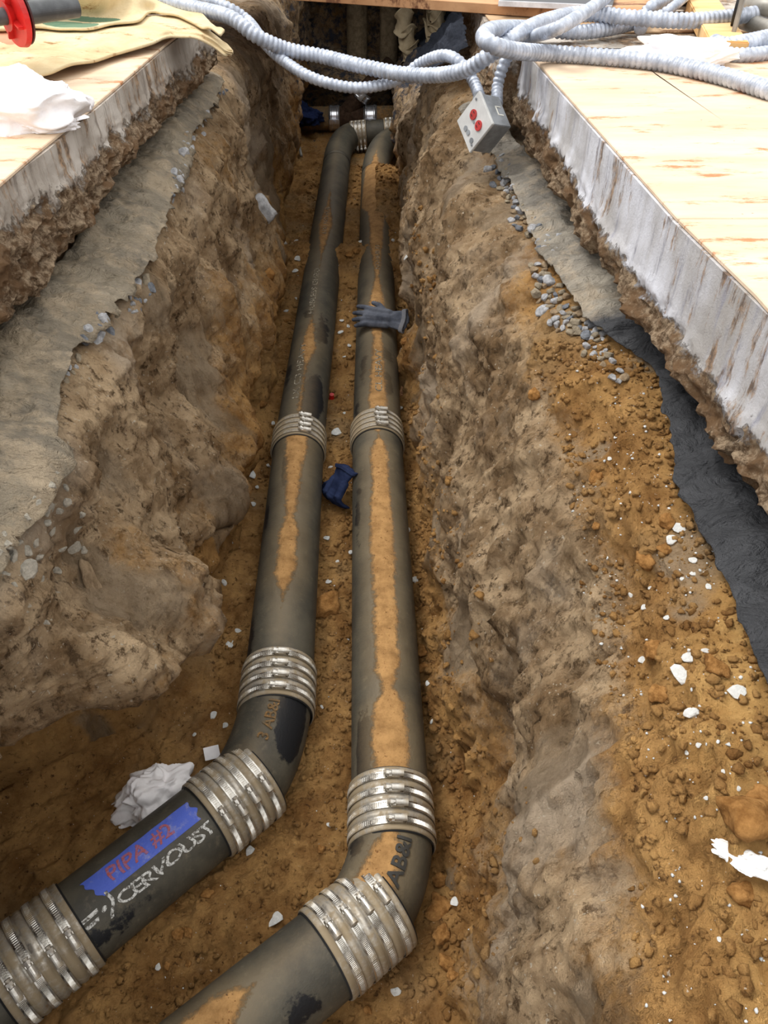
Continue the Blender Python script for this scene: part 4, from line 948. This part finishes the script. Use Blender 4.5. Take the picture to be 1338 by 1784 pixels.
bm = bmesh.new(); bmesh.ops.create_cone(bm, cap_ends=True, segments=36, radius1=.045, radius2=.045, depth=.12, matrix=Matrix.Translation((0, .05, .045)) @ Matrix.Rotation(R_(90), 4, 'Y')); bmesh.ops.bevel(bm, geom=[e for e in bm.edges if len(e.link_faces) == 2 and abs(e.calc_face_angle(0)) > 1], offset=.01, segments=3, affect='EDGES'); bmo('housing', bm, simple('motor_grey', c8(92, 96, 102), .5, .2), MT)
bm = bmesh.new(); box_bm(bm, (0, .05, .004), (.13, .08, .008), None, .001); bmo('foot_plate', bm, GREYP, MT, smooth=False)

# ------------------------------------------------------------------ things in the dark far end
DARKP = PIPE; YC = 5.72
c0 = at(520, 207, y=YC); c1 = at(748, 204, y=YC)
def ytube(name, A, B, r, mat, label=None, cat='pipe', parent=None):
    A = Vector(A); B = Vector(B); o = plain_tube(name, [A, A.lerp(B, .5), B], r, mat, parent, step=.05, around=40)
    if label: tag(o, label, cat)
    return o
s1 = at(583, 206, y=YC); s2 = at(645, 205, y=YC)
ytube('drain_pipe', c0 - Vector((.1, 0, 0)), s1, .073, DARKP, 'dark pipe crossing the far end, left of the brown wye fitting')
ytube('drain_pipe', s2, c1 + Vector((.15, 0, 0)), .073, DARKP, 'black pipe crossing the far end, right of the brown wye fitting')
RUST = clod_mat('rusty_iron', c8(54, 42, 34), c8(88, 68, 54))
WY = empty('wye_fitting', s1.lerp(s2, .5)); tag(WY, 'brown wye fitting in the cross pipe with its branch rising to the right', 'pipe fitting')
def wy(name, A, B, r, mat): o = plain_tube(name, [Vector(A) - WY.location, Vector(A).lerp(Vector(B), .5) - WY.location, Vector(B) - WY.location], r, mat, WY, step=.04, around=40); return o
wy('run', s1, s2, .074, RUST); b1 = at(630, 164, y=YC + .0); wy('branch', at(596, 206, y=YC), b1, .055, RUST)
def wide_clamp(c, d, label, r=.074, w=.072):
    X = Vector(d).normalized(); Y = Vector((0, 1, 0)); Y = (Y - X * Y.dot(X)).normalized(); Z = X.cross(Y); q = Matrix((X, Y, Z)).transposed().to_quaternion()
    root = empty('pipe_clamp', c, q); tag(root, label, 'pipe clamp')
    prof = [(-w / 2, r + .001), (-w / 2, r + .004), (-w * .2, r + .003), (w * .2, r + .003), (w / 2, r + .004), (w / 2, r + .001), (-w / 2, r + .001)]
    V, F_ = ringmesh([p_[0] for p_ in prof], [p_[1] for p_ in prof], 64); link('shield', arr_mesh('shield', V.reshape(-1, 3), F_), BRIGHT, root)
    for s in (-1, 1):
        prof = [(x_ * .007 + s * w * .32, r + k_) for x_, k_ in ((-1, .003), (-1, .0075), (1, .0075), (1, .003), (-1, .003))]
        V, F_ = ringmesh([p_[0] for p_ in prof], [p_[1] for p_ in prof], 64); link('band', arr_mesh('band', V.reshape(-1, 3), F_), BRIGHT, root)
    bm = bmesh.new(); box_bm(bm, (0, -r - .009, 0), (w * .9, .012, .030), None, .002); bmesh.ops.create_cone(bm, cap_ends=True, segments=6, radius1=.010, radius2=.010, depth=.012, matrix=Matrix.Translation((0, -r - .018, 0)) @ Matrix.Rotation(R_(90), 4, 'X')); bmo('bolt_lug', bm, BRIGHT, root, smooth=False)
    return root
BRIGHT = simple('bright_steel', c8(236, 238, 244), .25, .85, .05)
wide_clamp(s1, (1, 0, 0), 'bright steel clamp on the cross pipe left of the wye'); wide_clamp(s2, (1, 0, 0), 'bright steel clamp on the cross pipe right of the wye', w=.09)
wide_clamp(at(724, 200, y=YC), (1, 0, 0), 'bright steel clamp on the black cross pipe at the right bank', w=.05)
wide_clamp(b1, b1 - at(596, 206, y=YC), 'steel clamp on the sloping branch of the wye', .055, .06)
TANP = clod_mat('old_clay_pipe', c8(112, 98, 78), c8(156, 140, 114))
zt = 1.07
ytube('branch_pipe', b1, at(682, 112, y=YC + .12), .056, RUST, 'brown pipe rising from the wye branch behind the hanging conduit')
ytube('riser_pipe', at(622, 150, y=5.95), (at(624, 20, y=5.95).x, 5.95, .925), .070, TANP, 'tan riser pipe with a jagged shoulder in the dark, leftmost')
ytube('riser_pipe', at(677, 140, y=5.95), (at(678, 20, y=5.95).x, 5.95, .925), .062, TANP, 'tan riser pipe in the dark beside the taped pipes')
CLO = cloth_mat('wrap_tape', c8(172, 154, 124), c8(206, 190, 158), .004, 40)
for (A, B, lb, sd_) in (((700, 20), (718, 108), 'pipe wrapped in torn tan cloth, left of two', 3.0), ((764, 18), (752, 70), 'pipe wrapped in torn tan cloth, right of two', 8.0)):
    yA = 5.70; A3 = at(*A, y=yA); B3 = at(*B, y=yA); A3.z = min(A3.z, .92); P0 = empty('wrapped_pipe', B3); tag(P0, lb, 'pipe')
    plain_tube('pipe', [A3 - B3, (A3 - B3) * .5, Vector((0, 0, 0))], .040, RUST, P0, step=.05)
    for k in range(3):
        t = .2 + .3 * k; n1_, n2_ = 14, 40; c = (A3 - B3) * t; V = []
        for i in range(n1_):
            for j in range(n2_ + 1):
                a = 2 * math.pi * j / n2_; h = (i / (n1_ - 1) - .5) * (.12 + .05 * math.sin(a * 2 + k + sd_)) ; r = .045 + .012 * max(0, math.sin(a * 3 + k * 2 + i * .4)) + .02 * max(0, abs(i / (n1_ - 1) - .5) * 2 - .7) * 2
                V.append((c.x + r * math.cos(a), c.y + r * math.sin(a), c.z + h + .015 * math.sin(a + k)))
        o = link('cloth_wrap', arr_mesh('cloth_wrap', V, grid_faces(n1_, n2_ + 1)), CLO, P0); md = o.modifiers.new('t', 'SOLIDIFY'); md.thickness = .002
NAVY = cloth_mat('navy_plastic', c8(16, 22, 44), c8(40, 52, 90), .006, 30)
rag(at(520, 204, y=5.60), (.14, .08, .08), 41.0, 'dark blue wrapping on the left end of the cross pipe', .3, NAVY, name='pipe_wrapping', cat='wrapping')
ytube('steel_rod', at(513, 216, y=5.45), at(525, 272, z=.0), .009, GREYP, 'thin grey rod standing below the dark blue wrapping', 'rod')
ytube('steel_post', at(508, 120, y=5.5), at(507, 196, y=5.5), .045, NAVY, 'dark bluish post in the shadow above the dark blue wrapping', 'post')

# ------------------------------------------------------------------ root, small marks
TW = simple('twig', c8(96, 70, 46), .9); pts = []
for (x, y) in ((185, 1062), (198, 1085), (210, 1108), (220, 1130), (229, 1152)):
    h, n = hit(x, y); pts.append(h + n * .008)
o = plain_tube('root_twig', pts, .0028, TW, step=.01, around=8); tag(o, 'thin brown root hanging out of the left bank', 'root')
h, n = hit(165, 1018); o = put_rock('soil_clod', 'soil_clod', RK_B, h, n, .034, .3); o.scale = (.045, .02, .02); tag(o, 'flat tan clod sticking out of the left bank above the root', 'clod')
h, n = hit(578, 694); bm = bmesh.new(); bmesh.ops.create_cone(bm, cap_ends=True, segments=20, radius1=.010, radius2=.008, depth=.024); o = bmo('bottle_cap', bm, RED, smooth=False); o.location = h + Vector((0, 0, .008)); o.rotation_euler = (.3, 0, .3); tag(o, 'small red plastic cap between the two pipes', 'cap')
h, n = hit(700, 683); bm = bmesh.new(); box_bm(bm, (0, 0, 0), (.012, .06, .003), None, 0); o = bmo('wood_splinter', bm, LAM, smooth=False); o.location = h + Vector((0, 0, .006)); o.rotation_euler = (.1, .2, -.15); tag(o, 'pale wood splinter right of the right pipe', 'splinter')
FOAM = rkmat('foam_white', c8(220, 220, 218), c8(250, 250, 248)); h, n = hit(1306, 1500)
o = rag(h, (.032, .014, .007), 55.0, 'white plaster lump half sunk in sand at the right photo edge', .3, FOAM, rotz=-.5, name='plaster_lump', cat='plaster'); o.rotation_euler = (-.2, -.5, -.9)
h, n = hit(466, 366); o = put_rock('stone', 'concrete_lump', RK_G, h, n, .055, .2); tag(o, 'pale grey concrete lump on the edge of the left bank near its far end', 'concrete lump')

# ------------------------------------------------------------------ stones, chips, clods one by one
def size_at(h, px): return (h - CO).dot(CM @ Vector((0, 0, -1))) * px / F
def where(x, y, h, group):
    if 'right ledge' in group:
        for lim, s in ((860, 'at its far end'), (965, 'near the white pair'), (1020, 'just below the white pair'), (1065, 'in the white scatter'), (1155, 'above the long flake'), (1260, 'near the long flake'), (1350, 'below the broad flake'), (1420, 'above the large brown lump'), (9999, 'in the near corner')):
            if y < lim: return s + (', left side' if x < 1180 else ', right side')
    if 'right sheet' in group:
        for lim, s in ((300, 'just below the junction box'), (340, 'a little below the junction box'), (380, 'farther third'), (410, 'upper middle'), (440, 'middle cluster'), (500, 'above the dense cluster'), (540, 'dense cluster'), (570, 'nearer end of the dense cluster'), (610, 'just right of the dense cluster'), (9999, 'nearest scatter')):
            if y < lim: return s
    if 'left sheet' in group and 'near end' not in group:
        for lim, s in ((215, 'farthest scatter'), (260, 'far cluster'), (300, 'middle of the far cluster'), (360, 'near end of the far cluster'), (510, 'beside the sheet corner'), (560, 'below the sheet corner'), (620, 'where the sheet widens'), (9999, 'nearest scatter')):
            if y < lim: return s
    if 'near end' in group:
        return ('left part' if x < 50 else 'middle part' if x < 90 else 'right part') + (', upper row' if y < 900 else ', lower row')
    sd = 'left of the left run' if h.x < lx(h.y) else 'right of the right run' if h.x > rx(h.y) else 'between the runs'
    if y > 1430: sd = 'between the diagonal pipes' if x < 600 else 'right of the lettered bend'
    for lim, s in ((300, 'in the dark'), (450, 'on the far sand hump'), (500, 'just before the sand hump'), (600, 'level with the grey glove'), (720, 'behind the dusty couplings'), (790, 'level with the dusty couplings'), (900, 'level with the blue glove'), (990, 'before the blue glove'), (1120, 'midway along'), (1280, 'level with the left steel coupling'), (1450, 'level with the bends'), (1600, 'near the lettered bend'), (9999, 'near the bottom edge')):
        if y < lim: return sd + ', ' + s
def many(lst, kind, name, mat, label, cat, group, lumpy=0.0, tree=None):
    for e in lst:
        x, y, s = e[:3]; h, n = hit(x, y, tree or ALLT)
        if h is None: continue
        o = put_rock(kind, name, mat, h, n, size_at(h, s) * (.80 if kind == 'stone' else .62), lumpy, .12 if kind == 'stone' else .22)
        if len(e) > 3: tag(o, e[3], cat)
        else: tag(o, label + ', ' + where(x, y, h, group), cat, group)
many([(436, 828, 18, 'white chip left of the left run, beside the dusty coupling'), (587, 754, 16, 'round white chip between the dusty couplings'), (480, 1603, 26, 'broad white flake between the two diagonal pipes'), (689, 1727, 18, 'white chip on the bottom beside the lowest steel coupling'), (437, 1484, 17, 'flat grey-white flake under the end of the blue-taped pipe'),
      (469, 812, 10), (476, 738, 8), (448, 849, 6), (441, 879, 9), (576, 815, 9), (570, 938, 11), (611, 963, 11), (588, 978, 6), (573, 1014, 10), (711, 924, 11), (723, 1010, 14), (404, 948, 8), (390, 1016, 13), (414, 1100, 11), (401, 1122, 17), (372, 1247, 14), (392, 1265, 11), (339, 1280, 8),
      (573, 1438, 10), (494, 1620, 9), (753, 1257, 9), (746, 1190, 9), (793, 1572, 14), (276, 1684, 11), (820, 1620, 10), (497, 425, 15), (516, 420, 8), (517, 452, 14), (515, 473, 12), (517, 521, 7), (499, 543, 9), (595, 559, 9), (606, 569, 7), (593, 580, 11), (608, 602, 7), (600, 622, 6), (684, 420, 9), (629, 423, 9), (708, 449, 10), (696, 713, 12), (600, 720, 5), (561, 1232, 7), (640, 1115 + 600, 7)],
     'chip', 'white_chip', RK_W, 'small white chip', 'chip', 'white chips on the trench bottom')
many([(1181, 920, 20, 'white angular chip on the right ledge, upper of the pair beside a brown clod'), (1170, 942, 18, 'white angular chip on the right ledge, lower of the pair beside a brown clod'), (1186, 1176, 34, 'long pointed white flake on the sandy right ledge'), (1206, 1244, 28, 'broad white flake alone on the sandy right ledge'), (1282, 1207, 28, 'oval tan shell-like flake by the black plastic'), (1250, 1209, 18, 'white chip left of the oval flake by the black plastic'),
      (1200, 1147, 20), (1229, 1136, 15), (1206, 977, 15), (1188, 1009, 7), (1234, 1023, 12), (1133, 1025, 9), (1122, 1059, 11), (1162, 1077, 10), (1098, 1037, 9), (1132, 1041, 8), (1119, 1151, 12), (1196, 1311, 8), (1218, 1298, 10), (1286, 1375, 10), (1190, 1373, 8), (1332, 1256, 14), (1208, 1000, 10), (1075, 760, 12), (1062, 800, 8), (1230, 1390, 7), (1260, 1345, 9), (1253, 1637, 9), (1295, 1632, 9)],
     'chip', 'white_chip', RK_W, 'small white chip on the right ledge', 'chip', 'white chips on the right ledge')
many([(570, 1058, 40, 'large brown clod between the two pipes'), (733, 1137, 22, 'brown clod tight against the right run, farther of two'), (737, 1163, 20, 'brown clod tight against the right run, nearer of two'), (763, 1581, 46, 'flat tan clod right of the lettered bend'), (1293, 1430, 92, 'large brown lump at the right photo edge above the white plaster'), (1333, 1395, 50, 'brown lump cut by the right photo edge'), (1297, 1559, 40, 'round tan clod below the white plaster lump'),
      (1124, 978, 34, 'round tan clod on the right ledge'), (1160, 912, 26, 'brown clod beside the pair of white chips'), (1158, 958, 24, 'brown clod just below the pair of white chips'), (1138, 1135, 32, 'brown clod on the right ledge above the long flake'), (1146, 1210, 30, 'brown clod on the right ledge left of the broad flake'), (1248, 1164, 36, 'grey clod beside the black plastic on the right'),
      (1040, 917, 14), (770, 1630, 26), (776, 1678, 30), (763, 1533, 22), (790, 1700, 20), (312, 1628, 19), (329, 1624, 16), (362, 1557, 18), (291, 1684, 12), (329, 1680, 12), (500, 560, 12), (456, 705, 20), (558, 437, 22), (620, 438, 16), (575, 425, 18), (470, 480, 26), (610, 445, 14), (1040, 832, 24), (930, 690, 20), (705, 596, 12), (700, 1150 + 400, 14), (640, 1760, 16), (560, 1480, 12), (520, 1560, 10)],
     'soil_clod', 'soil_clod', RK_O, 'loose brown clod', 'clod', 'loose brown clods', .35)
RK_P = rkmat('gravel_pale', c8(150, 144, 132), c8(206, 198, 182))
many([(57, 996, 34, 'large pale pointed stone lowest in the left gravel'), (128, 962, 26, 'tan stone right of the left gravel'), (64, 952, 18), (28, 970, 24), (22, 949, 20), (37, 947, 18), (3, 967, 22), (67, 976, 20), (101, 999, 20), (76, 1008, 22), (84, 1087, 14), (10, 935, 16), (52, 905, 16), (70, 880, 20), (82, 893, 26), (105, 895, 16), (143, 900, 16), (60, 870, 14), (95, 850, 22), (102, 826, 16), (120, 880, 18), (135, 925, 16), (92, 930, 18), (50, 965, 20), (12, 1000, 18), (30, 1020, 16), (110, 960, 14), (118, 850, 14), (84, 915, 14), (150, 960, 16)],
     'stone', 'gravel_stone', RK_P, 'pale stone below the near left plastic', 'stone', 'gravel below the near end of the left sheet')
rs = random.Random(5)
RK_3 = [RK_G, RK_G, rkmat('gravel_slate', c8(98, 102, 110), c8(150, 154, 160)), RK_T, rkmat('gravel_sandy', c8(140, 118, 92), c8(186, 164, 134))]
def scatter(boxes, mat, label, group, tree=None):
    L = []
    for (x0, y0, x1, y1, w, n, s0, s1) in boxes:
        for k in range(n):
            for tries in range(12):
                t = rs.random(); x = x0 + (x1 - x0) * t + rs.gauss(0, w * .6); y = y0 + (y1 - y0) * t + rs.gauss(0, w * .6); s = rs.uniform(s0, s1)
                if all((x - q[0]) ** 2 + (y - q[1]) ** 2 > (.36 * (s + q[2])) ** 2 for q in L): L.append((x, y, s)); break
    for q in L: many([q], 'stone', 'gravel_stone', rs.choice(RK_3), label, 'stone', group)
scatter([(300, 350, 335, 235, 9, 34, 8, 13), (245, 505, 268, 492, 8, 10, 11, 24), (150, 600, 205, 545, 12, 16, 12, 26), (120, 660, 150, 610, 8, 8, 11, 20), (340, 230, 395, 160, 8, 10, 7, 10), (230, 540, 262, 510, 9, 9, 8, 14)],
        RK_G, 'gravel along the left plastic', 'gravel along the left sheet')
scatter([(862, 300, 905, 372, 12, 26, 8, 14), (900, 372, 955, 430, 12, 34, 8, 14), (930, 470, 975, 520, 13, 34, 9, 17), (945, 520, 1040, 585, 13, 48, 9, 18), (960, 560, 1000, 575, 10, 10, 9, 16), (1025, 600, 1085, 660, 12, 14, 8, 18), (850, 262, 885, 300, 8, 12, 7, 11)],
        RK_G, 'gravel along the right plastic', 'gravel along the right sheet')

# crumbs nobody could count
def crumbs(name, regions, mat, label, cat, seed):
    rr = np.random.RandomState(seed); V = []; Fc = []; t = bmesh.new(); bmesh.ops.create_icosphere(t, subdivisions=1, radius=1); t.verts.index_update()
    base = np.array([v.co[:] for v in t.verts]); bf = np.array([[v.index for v in f.verts] for f in t.faces]); t.free(); k = 0
    for (x0, x1, y0, y1, n, s0, s1) in regions:
        for _ in range(n):
            y = rr.uniform(y0, y1); lo, hi = x0(y), x1(y); x = rr.uniform(lo, hi); h, nn = drop(x, y, .84 if hi > .3 or lo < -.5 else .6)
            if h is None or (lo < -.3 and h.z > .26): continue
            s = s0 + (s1 - s0) * rr.power(.28) if 0 else s0 + (s1 - s0) * rr.rand() ** 3
            P = base * (1 + .25 * rr.normal(size=(len(base), 1))) * np.array([1, rr.uniform(.6, 1), rr.uniform(.5, .9)]) * s
            a = rr.uniform(0, 6.28); c, s_ = math.cos(a), math.sin(a); P = P @ np.array([[c, -s_, 0], [s_, c, 0], [0, 0, 1]]) + np.array(h) + np.array([0, 0, s * .3])
            V.append(P); Fc.append(bf + k); k += len(base)
    o = link(name, arr_mesh(name, np.concatenate(V), np.concatenate(Fc), {'ochre': np.ones(k), 'smear': np.zeros(k), 'dark': np.zeros(k)}), mat); return tag(o, label, cat, kind='stuff')
lbx = lambda y: float(Lb(y)[0]); rbx = lambda y: float(Rb(y)[0])
crumbs('soil_crumbs', [(lambda y: lbx(y) - .0, lambda y: rbx(y) + .02, .35, 2.2, 9000, .0018, .010), (lambda y: lbx(y), lambda y: rbx(y), 2.2, 5, 2600, .003, .014),
                       (lambda y: rbx(y) - .06, lambda y: rbx(y) + .03, .4, 3, 900, .003, .013), (lambda y: lbx(y) - .02, lambda y: lbx(y) + .10, .4, 3, 900, .003, .012)], SOIL, 'fine brown crumbs of soil strewn over the trench bottom', 'soil', 5)
crumbs('soil_crumbs', [(lambda y: float(Rm(y)[0]) - .01, lambda y: float(Re(y)[0]) + .01, .2, 1.35, 2200, .0011, .0085)], SOIL, 'fine crumbs of sand strewn over the right ledge', 'soil', 9)
crumbs('white_grit', [(lambda y: lbx(y), lambda y: rbx(y) + .02, .35, 4.4, 420, .001, .0030), (lambda y: float(Rm(y)[0]) - .01, lambda y: float(Re(y)[0]) + .01, .2, 1.3, 420, .001, .0034)], CHIP, 'fine white grit sprinkled over the sand', 'grit', 19)
